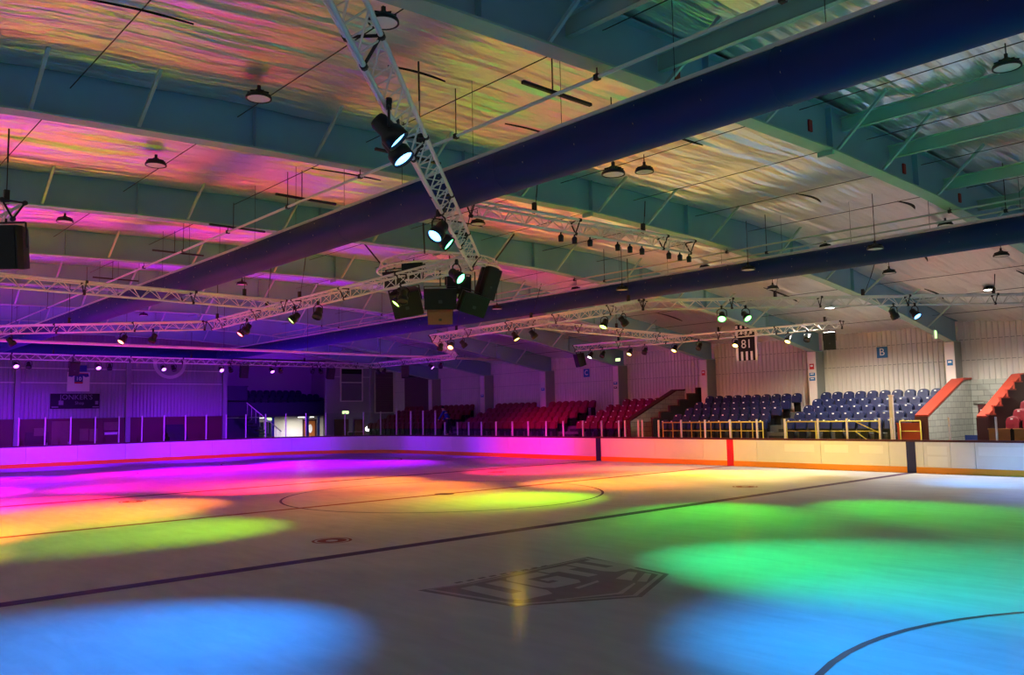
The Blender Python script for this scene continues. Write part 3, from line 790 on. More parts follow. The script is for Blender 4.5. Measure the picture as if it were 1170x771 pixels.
# board centre line: far side from X=24 to corner, end, near corner, near stub
line = []
def addp(x, y): line.append(Vector((x, y, 0)))
for i in range(0, 46): addp(24-(24-(-BE+BR))*i/45, BW)
for i in range(1, 14): t = PI/2+PI/2*i/14; addp(-BE+BR+BR*math.cos(t), BW-BR+BR*math.sin(t))
for i in range(0, 13): addp(-BE, BW-BR-(2*(BW-BR))*i/12)
for i in range(1, 8): t = PI+PI/2*i/14; addp(-BE+BR+BR*math.cos(t), -BW+BR+BR*math.sin(t))
seg = [0]
for a, b in zip(line[:-1], line[1:]): seg.append(seg[-1]+(b-a).length)
def at(s):
    for i in range(len(seg)-1):
        if s <= seg[i+1] or i == len(seg)-2:
            f = (s-seg[i])/(seg[i+1]-seg[i]); d = (line[i+1]-line[i]).normalized()
            return line[i].lerp(line[i+1], f), Vector((d.y,-d.x,0))   # point, outward normal
SX = lambda x: 24-x      # path length for a far-side X
def ribbon(mb, s0, s1, o0, o1, z0, z1, m=0, step=.6):
    n = max(1, int(math.ceil((s1-s0)/step))); rows_ = []
    for i in range(n+1):
        p, nn = at(s0+(s1-s0)*i/n)
        a = p+nn*o0; c = p+nn*o1
        rows_.append([(a.x,a.y,z0),(c.x,c.y,z0),(c.x,c.y,z1),(a.x,a.y,z1)])
    bse = len(mb.v)
    for r in rows_: mb.v.extend(r)
    for i in range(n):
        for k in range(4):
            mb.face([bse+4*i+k, bse+4*i+(k+1)%4, bse+4*i+4+(k+1)%4, bse+4*i+4+k], m)
    mb.face([bse,bse+1,bse+2,bse+3], m); mb.face([bse+4*n+3,bse+4*n+2,bse+4*n+1,bse+4*n], m)
boards = thing('rink_board', 'white rink barrier with yellow kick strip and maroon top rail around the ice', 'rink barrier', (0,BW,0))
TOT = seg[-1]
# outward normal check: far side must point to +Y
joints = [0.0]
xs_j = [20.5,17.5,14.6,11.7,9.1,8.35,7.5,6.35,3.85,1.2,-1.3,-3.8,-6.4,-8.6,-11,-13.4,-15.8,-18.2,-20.6]
joints += [SX(x) for x in xs_j]
s = joints[-1]
while s+2.4 < TOT: s += 2.4; joints.append(s)
joints.append(TOT)
for a, b in zip(joints[:-1], joints[1:]):
    m = MB(); ribbon(m, a+.006, b-.006, 0, .06, .0, ZB-.05); part('board_panel', m, M['board'], boards)
k = MB(); ribbon(k, 0, TOT, -.012, .0, 0.0, .20); part('kick_strip', k, M['kick'], boards)
k = MB(); ribbon(k, 0, TOT, -.02, .13, ZB-.05, ZB+.02); part('top_rail', k, M['cap'], boards)
k = MB(); ribbon(k, 0, TOT, .061, .10, 0.0, ZB-.05); part('board_back', k, M['seam'], boards)
for x, mm, nm in ((7.09,'band_blue','blue_line_band'),(0,'band_red','red_line_band'),(-7.09,'band_blue','blue_line_band')):
    k = MB(); ribbon(k, SX(x)-.15, SX(x)+.15, -.016, .0, 0, ZB-.05); part(nm, k, M[mm], boards)
for x0, x1 in ((8.25,7.62),(10.6,9.2),(13.2,11.8),(16,14.8),(6.15,5.3),(4.9,4.0),(3.6,2.4)):
    k = MB(); ribbon(k, SX(x0), SX(x1), -.004, 0, .62, .90); part('board_patch', k, M['board_patch'], boards)
k = MB(); ribbon(k, SX(8.25), SX(7.62), -.004, 0, .24, .56); part('board_patch', k, M['board_patch'], boards)

def screen(label, s_list, h, loc):
    root = thing('rink_screen', label, 'screen', loc)
    for i, s_ in enumerate(s_list):
        p, nn = at(s_)
        q = p+nn*.06
        m = MB(); m.bar((q.x,q.y,ZB+.02),(q.x,q.y,ZB+.02+h),.05,.07,0,(nn.x,nn.y,0)); part('screen_post', m, M['post'], root)
        if i+1 < len(s_list) and s_list[i+1]-s_ < 2.0:
            g = MB(); n = 2
            a, na = at(s_+.04); c, nc = at(s_list[i+1]-.04)
            a = a+na*.06; c = c+nc*.06
            g.bar((a.x,a.y,ZB+.03+h/2-.02),(c.x,c.y,ZB+.03+h/2-.02),.012,h-.06); part('glass_pane', g, M['glass'], root)
    return root
side_x = [6.45,6.05,4.87,3.76,2.42,1.22,.0,-1.2,-2.4,-3.6,-4.5,-4.72,-5.5,-5.86,-6.9,-8.1,-9.4,-10.6,-11.9,-13.1,-14.4,-15.6,-16.7,-17.7,-18.85]
screen('low clear screen with pale posts along the far side of the rink', [SX(x) for x in side_x], .74, (0,BW,ZB))
ends = []
s = SX(-19.75)
while s < TOT-.2: ends.append(s); s += 1.2
screen('tall clear screen with pale posts around the far end of the rink', ends, 1.42, (-BE,0,ZB))
screen('short pale-posted screen right of the blue line at the right', [SX(x) for x in (8.35,9.75)][::-1], .74, (9.5,BW,ZB))
tp = thing('gate_post', 'tall thin pinkish gate post behind the low screen beside the yellow rail', 'post', (6.2,15.0,0))
m = MB(); m.box((6.35,14.75,1.3),(.12,.10,2.6)); m.box((6.35,14.75,2.62),(.16,.14,.04)); part('post_shaft', m, M['post'], tp)

# ------------------------------------------------------------------ walls
def ribbed(mb, axis, c, a0, a1, z0, ztop, pitch=.2, depth=.05, sgn=-1):
    """vertical ribs; axis 'x' : wall runs along X at Y=c, ribs stand out by sgn*depth"""
    n = int(abs(a1-a0)/pitch); prof = []
    for i in range(n):
        t0 = a0+(a1-a0)*i/n; w = (a1-a0)/n
        prof += [(t0,0),(t0+w*.55,0),(t0+w*.68,1),(t0+w*.88,1)]
    prof.append((a1,0)); b_ = len(mb.v)
    for t, d_ in prof:
        for z in (z0, ztop(t) if callable(ztop) else ztop):
            mb.v.append((t, c+sgn*depth*d_, z) if axis == 'x' else (c+sgn*depth*d_, t, z))
    for i in range(len(prof)-1):
        mb.face([b_+2*i, b_+2*i+2, b_+2*i+3, b_+2*i+1])
w = MB(); ribbed(w, 'x', YF, XE, XR, 0, 5.62); struct('wall_right', w, M['wall'], fix=False)
for i, z in enumerate((3.95,4.75)):
    t = MB(); t.box(((XE+XR)/2,YF-.02,z),(XR-XE,.03,.025)); o = struct('trim_%d' % (i+1), t, M['column'])
dd = MB(); dd.box((8.1,YF-.06,1.6),(2.1,.10,3.2)); struct('wall_blockwork', dd, M['blocks'])
# end wall
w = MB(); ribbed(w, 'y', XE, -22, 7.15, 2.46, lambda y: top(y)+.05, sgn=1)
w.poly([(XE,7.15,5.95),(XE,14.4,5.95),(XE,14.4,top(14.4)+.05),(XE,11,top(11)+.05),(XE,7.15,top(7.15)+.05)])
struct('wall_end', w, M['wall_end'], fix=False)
w = MB(); w.box((XE-.1,17.3,3.2),(.2,5.8,6.4)); struct('wall_corner', w, M['wall_end'])
for i, (z, y0, y1) in enumerate(((4.45,-22,7.1),(5.25,-22,7.1),(5.05,14.5,19.9))):
    t = MB(); t.box((XE+.04,(y0+y1)/2,z),(.03,y1-y0,.04)); struct('trim_%d' % (i+3), t, M['colwhite'])
for i, y in enumerate((-4.35,1.35,7.15,14.4,18.0)):
    t = MB(); t.box((XE+.10,y,3.1),(.2,.26,6.2)); struct('trim_%d' % (i+6), t, M['wall_end'])
dd = MB(); dd.box((XE+.02,-7.45,1.23),(.12,29.2,2.46)); struct('wall_dado', dd, M['dado'])

# text helper -------------------------------------------------------
def text_mesh(txt, size, depth=.004):
    cu = bpy.data.curves.new('t', 'FONT'); cu.body = txt; cu.size = size; cu.align_x = 'CENTER'; cu.align_y = 'CENTER'; cu.extrude = depth; cu.resolution_u = 3
    o_ = bpy.data.objects.new('t', cu); COL.objects.link(o_)
    dg = bpy.context.evaluated_depsgraph_get(); dg.update()
    me = bpy.data.meshes.new_from_object(o_.evaluated_get(dg)); bpy.data.objects.remove(o_); bpy.data.curves.remove(cu)
    return me
def put_text(name, txt, size, m, root, loc, facing):
    """facing '-y' (seen from the rink at the far side wall) or '+x' (seen on the end wall)"""
    me = text_mesh(txt, size); me.name = name; me.materials.clear(); me.materials.append(m)
    o_ = bpy.data.objects.new(name, me); COL.objects.link(o_); o_.parent = root
    o_.location = Vector(loc)-WORLDROOTS[root.name]
    o_.rotation_euler = (PI/2,0,0) if facing == '-y' else (PI/2,0,PI/2)
    return o_
# block signs
r = thing('block_sign', 'blue wall sign with a white letter B above the blue seats', 'sign', (3.82,YF-.06,4.48))
m = MB(); m.box((3.82,YF-.06,4.48),(.44,.03,.46)); part('sign_plate', m, M['signblue'], r); put_text('letter', 'B', .42, M['signwhite'], r, (3.82,YF-.085,4.48), '-y')
r = thing('block_sign', 'blue wall sign with a white letter C above the red seats', 'sign', (-12.92,YF-.06,4.45))
m = MB(); m.box((-12.92,YF-.06,4.45),(.44,.03,.46)); part('sign_plate', m, M['signblue'], r); put_text('letter', 'C', .40, M['signwhite'], r, (-12.92,YF-.085,4.45), '-y')
# small notices on the columns
notes = [(6.75,3.86,'signblue',.20,.22,'blue notice on the white column face at the right'),(1.1,4.02,'signred',.2,.24,'red and white notice on the column left of sign B'),(1.1,3.68,'signblue',.26,.14,'upper blue notice on the column left of sign B'),
         (1.1,3.48,'signblue',.26,.14,'lower blue notice on the column left of sign B'),(-4.5,4.02,'signred',.18,.24,'red and white notice on the column above the dark steps'),
         (-10.1,3.75,'signblue',.26,.14,'upper blue notice on the column right of sign C'),(-10.1,3.52,'maroon',.2,.1,'lower dark notice on the column right of sign C'),(-15.65,3.62,'signblue',.26,.16,'blue notice on the column left of sign C'),(-21.15,3.4,'signblue',.26,.16,'blue notice on the column in the far right corner')]
for x, z, mm, wd, ht, lab in notes:
    r = thing('column_notice', lab, 'sign', (x,19.12,z), 'notices on the columns')
    m = MB(); m.box((x,19.13,z),(wd,.02,ht)); part('notice_plate', m, M[mm], r)
    m = MB(); m.box((x,19.117,z+ht*.12),(wd*.6,.006,ht*.3)); part('notice_symbol', m, M['signwhite'], r)
# banner 81
r = thing('number_banner', 'black and white striped banner reading 81, hung behind the truss over the seats', 'banner', (.55,15.0,5.7))
m = MB(); m.box((.55,15.0,4.93),(.98,.012,1.46)); part('banner_cloth', m, M['signblack'], r)
m = MB()
for x in (-.44,.44): m.box((.55+x,14.991,4.83),(.10,.008,1.26))
for x in (-.22,0,.22): m.box((.55+x,14.991,4.39),(.10,.008,.36))
for x in (-.44,-.22,0,.22,.44): m.box((.55+x,14.991,5.58),(.10,.008,.13))
for x in (-.22,0,.22): m.box((.55+x,14.991,5.33),(.10,.008,.12))
part('banner_stripes', m, M['signwhite'], r); put_text('number', '81', .50, M['signwhite'], r, (.55,14.985,4.86), '-y')
m = MB(); m.tube((.05,15,5.67),(1.05,15,5.67),.02,8); m.tube((.15,15,5.67),(.15,15,bot(15)+.4),.006,5); m.tube((.95,15,5.67),(.95,15,bot(15)+.4),.006,5); part('banner_rod', m, M['wire'], r)
# exit signs
def exit_sign(lab, loc, facing, w=.34, h=.16, chain=0):
    r = thing('exit_sign', lab, 'sign', loc)
    d = (w,.05,h) if facing == '-y' else (.05,w,h)
    m = MB(); m.box(loc, d); part('sign_case', m, M['exitframe'], r)
    off = Vector((0,-.028,0)) if facing == '-y' else Vector((.028,0,0))
    d2 = (w*.9,.006,h*.8) if facing == '-y' else (.006,w*.9,h*.8)
    m = MB(); m.box(Vector(loc)+off, d2); part('lit_panel', m, M['exit'], r)
    if chain:
        m = MB(); m.tube((loc[0],loc[1],loc[2]+h/2),(loc[0],loc[1],loc[2]+chain),.006,5); part('chain', m, M['wire'], r)
exit_sign('small green lit exit sign hung under the right end of a roof beam', (6.9,17.5,4.85), '+x', .22, .34, .3)
exit_sign('green and white exit sign on the column above the red seats', (-9.7,18.95,4.97), '-y', .34, .18)
exit_sign('yellow green lit exit sign under the balcony', (-33.2,10.7,2.2), '+x', .5, .2)
exit_sign('yellow green lit exit sign over the maroon doors', (XE+.1,15.85,2.56), '+x', .55, .24)
exit_sign('small white lit sign between the maroon doors', (XE+.1,15.25,1.74), '+x', .4, .14)

# ------------------------------------------------------------------ stands along the far side
ROWY = [16.0,16.75,17.5,18.25,19.0]
ROWZ = [1.02,1.27,1.54,1.80,2.08]
def terrace(lab, x0, x1, front, name='seating_terrace'):
    r = thing(name, lab, 'terrace', ((x0+x1)/2,ROWY[0]-.5,0))
    for i in range(5):
        m = MB(); y0 = ROWY[i]-.52; y1 = 19.9 if i == 4 else ROWY[i+1]-.52
        m.box(((x0+x1)/2,(y0+y1)/2,ROWZ[i]/2),(x1-x0,y1-y0,ROWZ[i])); part('step', m, M['concrete'] if front != 'dark' else M['darkstep'], r)
    m = MB(); m.box(((x0+x1)/2,ROWY[0]-.54,.49),(x1-x0,.04,.98)); part('front_panel', m, M['bluepaint'] if front != 'red' else M['maroon'], r)
    return r
terrace('dark stepped terrace under the blue seats of block B', -4.84, 6.78, 'blue')
terrace('dark stepped terrace under the red seats left of the first stairway', -29.7, -6.50, 'red')
terrace('stepped terrace under the red seats at the right edge', 9.2, XR, 'red')
wk = MB(); wk.box((-4,15.0,.14),(56,1.0,.28)); struct('floor_walkway', wk, M['concrete'])

# seats ------------------------------------------------------------
def seat_meshes(color):
    # backrest: rounded top shell, facing -Y
    bk = MB(); n = 10; pts = []
    for i in range(n+1):
        t = PI*i/n; pts.append((.205*math.cos(t), .70+.115*math.sin(t)))
    out = [(.205,.42)]+pts+[(-.205,.42)]
    F = [Vector((x, -.02+.10*(abs(x)/.205)**2*-.35, z)) for x, z in out]
    Bk = [Vector((x, .03, z)) for x, z in out]
    b = len(bk.v); k = len(out)
    # lean back
    def ln(p): return (p.x, p.y+(p.z-.42)*.16, p.z)
    bk.v = [ln(p) for p in F]+[ln(p) for p in Bk]
    bk.face(range(k)); bk.face(range(2*k-1, k-1, -1))
    for i in range(k): bk.face([i,(i+1)%k,k+(i+1)%k,k+i], 0, True)
    # tipped-up seat pan
    sp = MB(); R = Matrix.Rotation(D(-12),3,'X')
    o2 = [(.19,0),(.20,.24),(.16,.33),(.08,.36),(-.08,.36),(-.16,.33),(-.20,.24),(-.19,0)]
    F = [R @ Vector((x,-.04,z))+Vector((0,-.10,.40)) for x, z in o2]; Bq = [R @ Vector((x,.02,z))+Vector((0,-.10,.40)) for x, z in o2]
    k = len(o2); sp.v = [tuple(p) for p in F]+[tuple(p) for p in Bq]
    sp.face(range(k)); sp.face(range(2*k-1,k-1,-1))
    for i in range(k): sp.face([i,(i+1)%k,k+(i+1)%k,k+i])
    br = MB(); br.box((0,.02,.22),(.30,.05,.44)); br.box((0,-.06,.40),(.36,.16,.03))
    pl = MB(); pl.box((0,-.155,.73),(.07,.012,.045))
    return (('backrest', bk.mesh('backrest', M[color])), ('seat_pan', sp.mesh('seat_pan', M[color])), ('bracket', br.mesh('bracket', M['black'])), ('number_plate', pl.mesh('number_plate', M['plate'])))
SEATM = {'blue':seat_meshes('blueseat'), 'red':seat_meshes('redseat'), 'navy':seat_meshes('navyseat')}
NSEAT = [0]
def seat(color, label, loc, group, rz=0, parts=4):
    root = bpy.data.objects.new('stadium_seat', None); root.location = loc; root.rotation_euler = (0,0,rz); root.empty_display_size = .1; COL.objects.link(root)
    tag(root, label, 'seat', group)
    for nm, me in SEATM[color][:parts]:
        o_ = bpy.data.objects.new(nm, me); COL.objects.link(o_); o_.parent = root
    NSEAT[0] += 1
ROWN = ['front','second','middle','fourth','back']
def block(color, xa, xb, desc, group, fro='left', rows_=range(5), skip=(), parts=4, pitch=.5):
    for ri in rows_:
        xs = []; x = xa(ri) if callable(xa) else xa; e = xb(ri) if callable(xb) else xb
        while x <= e: xs.append(x); x += pitch
        if ri == 4: xs = [x for x in xs if all(abs(x-c) > .36 for c in skip)]
        for i, x in enumerate(xs):
            k = i if fro == 'left' else len(xs)-1-i
            seat(color, '%s seat, %s row of the %s, %s from the %s' % (color, ROWN[ri], desc, ORD[k], fro), (x, ROWY[ri], ROWZ[ri]+.005), group, 0, parts)
block('blue', 1.75, 6.35, 'block below sign B', 'blue seats below sign B', 'left', skip=(1.1,6.75))
block('blue', lambda r: -4.5+[0,.2,.3,.3,.4][r], .6, 'left blue block', 'blue seats left of the noticed column', 'right', skip=(-4.5,1.1))
block('red', -9.75, -7.0, 'small red block', 'red seats beside the first sloping wall', 'left', skip=(-10.1,))
block('red', -19.45, -11.35, 'block below sign C', 'red seats below sign C', 'right', skip=(-15.65,-21.15), parts=3, pitch=.52)
block('red', -29.2, -21.2, 'farthest red block', 'red seats in the far corner', 'right', skip=(-21.15,-26.7), parts=3, pitch=.55)
block('red', 9.75, 11.8, 'right edge block', 'red seats at the right edge', 'left')
# rows beyond, near the far corner: one mass per row would be wrong, so a few larger steps only
# aisles (dark steps)
def aisle(lab, x0, x1):
    r = thing('aisle_stair', lab, 'stairs', ((x0+x1)/2,ROWY[0]-.5,ROWZ[0]))
    for i in range(5):
        for h in (0,1):
            if i == 4 and h: continue
            y0 = ROWY[i]-.51+h*.36; ht = .13 if h else .012
            m = MB(); m.box(((x0+x1)/2,y0+.18,ROWZ[i]+.003+ht/2),(x1-x0,.35,ht)); part('tread', m, M['darkstep'], r)
    return r
aisle('dark aisle steps between the two blue seat blocks', .85, 1.5)
aisle('dark aisle steps between the red blocks, right of sign C', -11.1, -10.05)
aisle('dark aisle steps in the far red seats where a person stands', -20.95, -19.75)
# long seat back wall edge boards: front wooden panels of the right block
for i, x in enumerate((9.5,10.25,11.0,11.75)):
    m = MB(); m.box((x,15.42,1.18),(.62,.04,.5)); m.box((x,15.40,1.44),(.66,.08,.03))
    tag(obj('seat_front_panel', m, M['goldfront']), 'low wooden panel in front of the right red seats, %s from the left' % ORD[i], 'panel', 'wooden panels before the right red seats')

# vomitory walls with sloping coping
def side_wall(lab, x, wd, body, pts, cop, name='stair_wall'):
    """pts: (y,z) top line of the wall, running away from the rink"""
    r = thing(name, lab, 'wall', (x,pts[0][0],0))
    P_ = [(x-wd/2,pts[0][0],0)]+[(x-wd/2,y,z) for y, z in pts]+[(x-wd/2,pts[-1][0],0)]
    m = MB(); m.prism(P_, (wd,0,0)); part('wall_body', m, body, r)
    c = MB()
    for (y0,z0),(y1,z1) in zip(pts[:-1],pts[1:]):
        c.bar((x,y0,z0+.03),(x,y1,z1+.03),wd+.10,.07)
    part('coping', c, cop, r)
    e = MB(); e.box((x,pts[0][0]-.02,pts[0][1]/2),(wd+.10,.05,pts[0][1]+.02)); part('end_face', e, M['maroon'], r)
    return r
side_wall('pale block stair wall with sloping maroon coping beside the small red block', -6.33, .22, M['blocks'], [(15.6,1.78),(19.2,3.22),(19.9,3.24)], M['maroon'])
side_wall('white block stair wall with sloping orange-red coping right of the blue seats', 7.0, .34, M['blocks'], [(15.6,1.86),(19.1,3.18),(19.9,3.22)], M['coping'])
def stepped_wall(lab, x, wd, body, cop):
    r = thing('stair_wall', lab, 'wall', (x,15.6,0))
    P_ = [(x,15.6,0),(x,15.6,1.9)]
    for i in range(5):
        y1 = 15.6+(i+1)*.72; z = 1.9+i*.28
        P_ += [(x,y1-.12,z),(x,y1-.12,z+.28)]
    P_ += [(x,19.9,3.3),(x,19.9,0)]
    P2 = [P_[0]]+P_[1:]
    m = MB(); m.prism(P2, (wd,0,0)); part('wall_body', m, body, r)
    c = MB()
    for (a, b_) in zip(P2[1:-2], P2[2:-1]): c.bar((a[0]+wd/2,a[1],a[2]+.01),(b_[0]+wd/2,b_[1],b_[2]+.01),wd+.06,.05)
    part('coping', c, cop, r)
side_wall('white block wall with orange-red coping, left of the right red seats', 8.95, .24, M['maroon'], [(15.6,1.80),(19.3,3.26),(19.9,3.3)], M['coping'])
stepped_wall('stepped maroon wall side facing the right red seats', 9.08, .08, M['maroon'], M['coping'])
stepped_wall('stepped dark wall on the left end of the blue seats', -4.95, .10, M['darkstep'], M['maroon'])
# passage gear in the right-hand vomitory
r = thing('handrail', 'white wall handrail in the passage between the two coped walls', 'handrail', (8,19.7,2.35))
m = MB(); m.tube((7.3,19.72,2.38),(8.75,19.72,2.34),.03,8); part('rail_bar', m, M['post'], r)
m = MB(); m.tube((7.3,19.72,2.38),(7.3,19.9,2.38),.02,6); m.tube((8.7,19.72,2.34),(8.7,19.9,2.34),.02,6); part('rail_bracket', m, M['black'], r)
r = thing('notice_box', 'dark notice case with white papers beside the right red seats', 'notice case', (8.6,16.9,1.9))
m = MB(); m.box((8.62,16.9,1.5),(.42,.10,1.5)); part('case', m, M['maroon'], r)
for z in (1.95,1.62):
    m = MB(); m.box((8.6,16.84,z),(.22,.01,.24)); part('paper', m, M['signwhite'], r)
r = thing('blue_skirting', 'blue painted floor skirting in the passage right of the blue seats', 'skirting', (7.9,17,0))
m = MB(); m.box((7.95,18.9,.56),(1.5,.06,1.12)); part('skirting_board', m, M['bluepaint'], r)

# yellow crowd rails in front of the blue seats
def crowd_rail(lab, x0, x1, y=15.35, diag=False):
    r = thing('crowd_rail', lab, 'handrail', ((x0+x1)/2,y,.28), 'yellow crowd rails before the blue seats')
    m = MB(); m.tube((x0,y,1.72),(x1,y,1.72),.024,8); part('top_bar', m, M['yellow'], r)
    m = MB(); m.tube((x0,y,1.36),(x1,y,1.36),.018,8); part('mid_bar', m, M['yellow'], r)
    n = max(1, int(round((x1-x0)/1.1)))
    for i in range(n+1):
        x = x0+(x1-x0)*i/n; m = MB(); m.tube((x,y,.28),(x,y,1.72),.022,8); m.box((x,y,1.04),(.07,.07,.05)); part('upright', m, M['yellow'], r)
    if diag:
        m = MB(); m.tube((x1-.9,y,1.72),(x1,y,1.3),.02,8); m.tube((x1-.9,y,1.36),(x1-.4,y,1.0),.018,8); part('sloping_bar', m, M['yellow'], r)
crowd_rail('yellow tubular crowd rail before the left blue seats', -4.1, .9)
crowd_rail('yellow tubular crowd rail before the middle of block B, with sloping bars', 1.95, 5.6, diag=True)
crowd_rail('short yellow rail before an orange panel, right end of the blue seats', 6.35, 7.05)
crowd_rail('second yellow rail set back behind the left one', -3.6, .4, 15.40)
m = MB(); m.box((6.62,15.42,1.32),(.80,.03,.62)); m.box((6.62,15.40,1.64),(.84,.05,.03))
tag(obj('rail_infill_panel', m, M['coping']), 'reddish panel behind the short yellow rail right of the blue seats', 'panel')

# person among the red seats
def person():
    base = (-20.45,15.9,ROWZ[0]+.02)
    r = local_thing('person', 'person in a blue jacket bending forward on the steps among the red seats', 'person', base, D(-70))
    def skin(name, V, E, Rr, m, root_i=0):
        me = bpy.data.meshes.new(name); me.from_pydata(V, E, []); me.materials.append(m)
        o_ = bpy.data.objects.new(name, me); COL.objects.link(o_); o_.parent = r
        md = o_.modifiers.new('skin','SKIN'); md.use_smooth_shade = True
        for i, vv in enumerate(me.skin_vertices[0].data if me.skin_vertices else []):
            vv.radius = Rr[i] if isinstance(Rr[i], tuple) else (Rr[i],Rr[i]); vv.use_root = (i == root_i)
        o_.modifiers.new('sub','SUBSURF').levels = 1; o_.modifiers['sub'].render_levels = 2
        return o_
    # body: pelvis, spine bent forward, neck, head, arms, legs
    V = [(0,0,.92),(0,-.06,1.10),(0,-.20,1.30),(0,-.30,1.42),(0,-.36,1.50),(0,-.41,1.60),(0,-.42,1.68),
         (.19,-.26,1.36),(.24,-.40,1.12),(.20,-.56,.95),(.19,-.62,.90),(-.19,-.26,1.36),(-.25,-.36,1.10),(-.22,-.52,.92),(-.21,-.58,.87),
         (.10,.0,.88),(.12,-.06,.50),(.12,.04,.08),(.12,-.12,.03),(-.10,.0,.88),(-.12,.06,.50),(-.12,.18,.08),(-.12,.04,.03)]
    E = [(0,1),(1,2),(2,3),(3,4),(4,5),(5,6),(3,7),(7,8),(8,9),(9,10),(3,11),(11,12),(12,13),(13,14),(0,15),(15,16),(16,17),(17,18),(0,19),(19,20),(20,21),(21,22)]
    Rr = [(.15,.11),(.15,.10),(.18,.11),(.12,.09),.055,(.075,.095),(.07,.085),.06,.048,.038,.035,.06,.048,.038,.035,.085,.06,.045,.04,.085,.06,.045,.04]
    skin('body', V, E, Rr, M['skin'])
    V2 = V[0:4]+V[7:10]+V[11:14]; E2 = [(0,1),(1,2),(2,3),(3,4),(4,5),(5,6),(3,7),(7,8),(8,9)]
    R2 = [(.17,.13),(.17,.12),(.20,.13),(.13,.10),.075,.06,.05,.075,.06,.05]
    skin('jacket', V2, E2, R2, M['jacket'])
    V3 = [V[0]]+V[15:18]+V[19:22]; E3 = [(0,1),(1,2),(2,3),(0,4),(4,5),(5,6)]; R3 = [(.16,.12),.10,.075,.06,.10,.075,.06]
    skin('trousers', V3, E3, R3, M['trousers'])
    h = MB(); h.lathe([(0,.11),(.06,.10),(.09,.06),(.10,.0),(.085,-.05)], 14, (0,-.40,1.66)); obj('hair', h, M['hair'], r)
    f = MB()
    f.lathe([(.012,.02),(.016,0),(0,-.02)], 8, (0,-.50,1.61)); obj('nose', f, M['skin'], r)
person()

# ------------------------------------------------------------------ end wall furniture
r = thing('shop_sign', 'dark rectangular shop sign with pale lettering on the far end wall', 'sign', (XE+.08,-1.47,3.43))
m = MB(); m.box((XE+.08,-1.47,3.43),(.05,2.54,.84)); part('sign_board', m, M['signblack'], r)
M['signdim'] = mat('sign_dim_lettering', (120,112,118), .6)
put_text('shop_name', "JONKER'S", .40, M['signdim'], r, (XE+.112,-1.42,3.64), '+x')
put_text('shop_line', 'Shop', .24, M['signdim'], r, (XE+.112,-1.25,3.32), '+x')
m = MB(); m.box((XE+.11,-2.20,3.34),(.01,.24,.24)); m.box((XE+.11,-.35,3.34),(.01,.16,.2)); m.box((XE+.11,-2.5,3.10),(.01,.34,.06)); m.box((XE+.11,-.4,3.10),(.01,.34,.06)); part('sign_emblem', m, M['signdim'], r)
r = thing('jersey_banner', 'white wall banner showing a dark jersey above the shop sign', 'banner', (XE+.06,-1.32,4.5))
m = MB(); m.box((XE+.06,-1.32,4.52),(.02,1.16,1.08)); part('banner_cloth', m, M['colwhite'], r)
m = MB(); yc = -1.32; xx = XE+.075
J = [(-.5,4.98),(.5,4.98),(.54,4.82),(.36,4.78),(.22,4.86),(.22,4.42),(-.22,4.42),(-.22,4.86),(-.36,4.78),(-.54,4.82)]
m.prism([(xx,yc+a,z) for a, z in J], (.006,0,0)); part('jersey', m, M['bluepaint'], r)
m = MB(); m.box((xx+.012,yc,4.46),(.008,.42,.09)); m.box((xx+.012,yc,4.99),(.008,1.0,.04)); part('jersey_trim', m, M['signred'], r)
put_text('jersey_number', '10', .3, M['signwhite'], r, (xx+.014,yc,4.68), '+x')
m = MB(); m.box((XE+.06,-1.15,5.28),(.02,.5,.36)); tag(obj('small_banner', m, M['bluepaint']), 'small blue square on the end wall above the jersey banner', 'banner')
# round ring emblem high on the wall
r = thing('wall_emblem', 'large faint ring emblem high on the far end wall behind the truss', 'emblem', (XE+.06,3.75,5.75))
m = MB(); m.lathe([(.80,0),(1.0,0),(1.0,.03),(.80,.03)], 40, (XE+.05,3.75,5.75), Matrix.Rotation(PI/2,3,'Y')); part('emblem_ring', m, M['wall'], r)
m = MB(); m.lathe([(0,.02),(.78,.02)], 40, (XE+.05,3.75,5.75), Matrix.Rotation(PI/2,3,'Y')); part('emblem_disc', m, M['wall_end'], r)
# doors and boards below
def leaf_door(n, y0, y1, h, m_, x=XE+.10):
    b_ = MB(); b_.box((x,(y0+y1)/2,h/2),(.06,y1-y0,h)); 
    for z in (h*.28,h*.72): b_.box((x+.035,(y0+y1)/2,z),(.012,(y1-y0)*.7,h*.32))
    o_ = struct('door_%d' % n, b_, m_)
    hd = MB(); hd.tube((x+.06,y1-.1,1.0),(x+.06,y1-.1,1.16),.012,6); obj('door_handle', hd, M['alu'], o_)
leaf_door(1, -2.64, -1.68, 2.32, M['brown'])
leaf_door(2, -3.9, -2.75, 1.75, M['maroon'])
leaf_door(3, 14.97, 16.08, 2.1, M['dado'], XE+.14); leaf_door(4, 16.57, 17.36, 2.05, M['dado'], XE+.14)
for i, (y0,y1,z0,z1,mm,lab) in enumerate(((-1.22,-.75,1.2,1.86,'brown','left brown notice board on the maroon end wall'),(-.70,-.28,1.15,1.84,'brown','right brown notice board on the maroon end wall'),(0.05,.85,1.75,2.2,'brown','pale brown shelf board right of the notice boards on the end wall'),(-3.5,-2.9,1.5,1.95,'brown','brown board left of the brown door'),(.1,.8,1.5,1.62,'colwhite','pale ledge below the shelf board on the end wall'))):
    b_ = MB(); b_.box((XE+.12,(y0+y1)/2,(z0+z1)/2),(.04,y1-y0,z1-z0)); b_.box((XE+.13,(y0+y1)/2,z1),(.06,y1-y0+.04,.03)); tag(obj('notice_board', b_, M[mm]), lab, 'notice board', 'boards on the end wall')
st = thing('end_stair', 'dark steps with thin rails against the maroon end wall', 'stairs', (XE+.6,4,0))
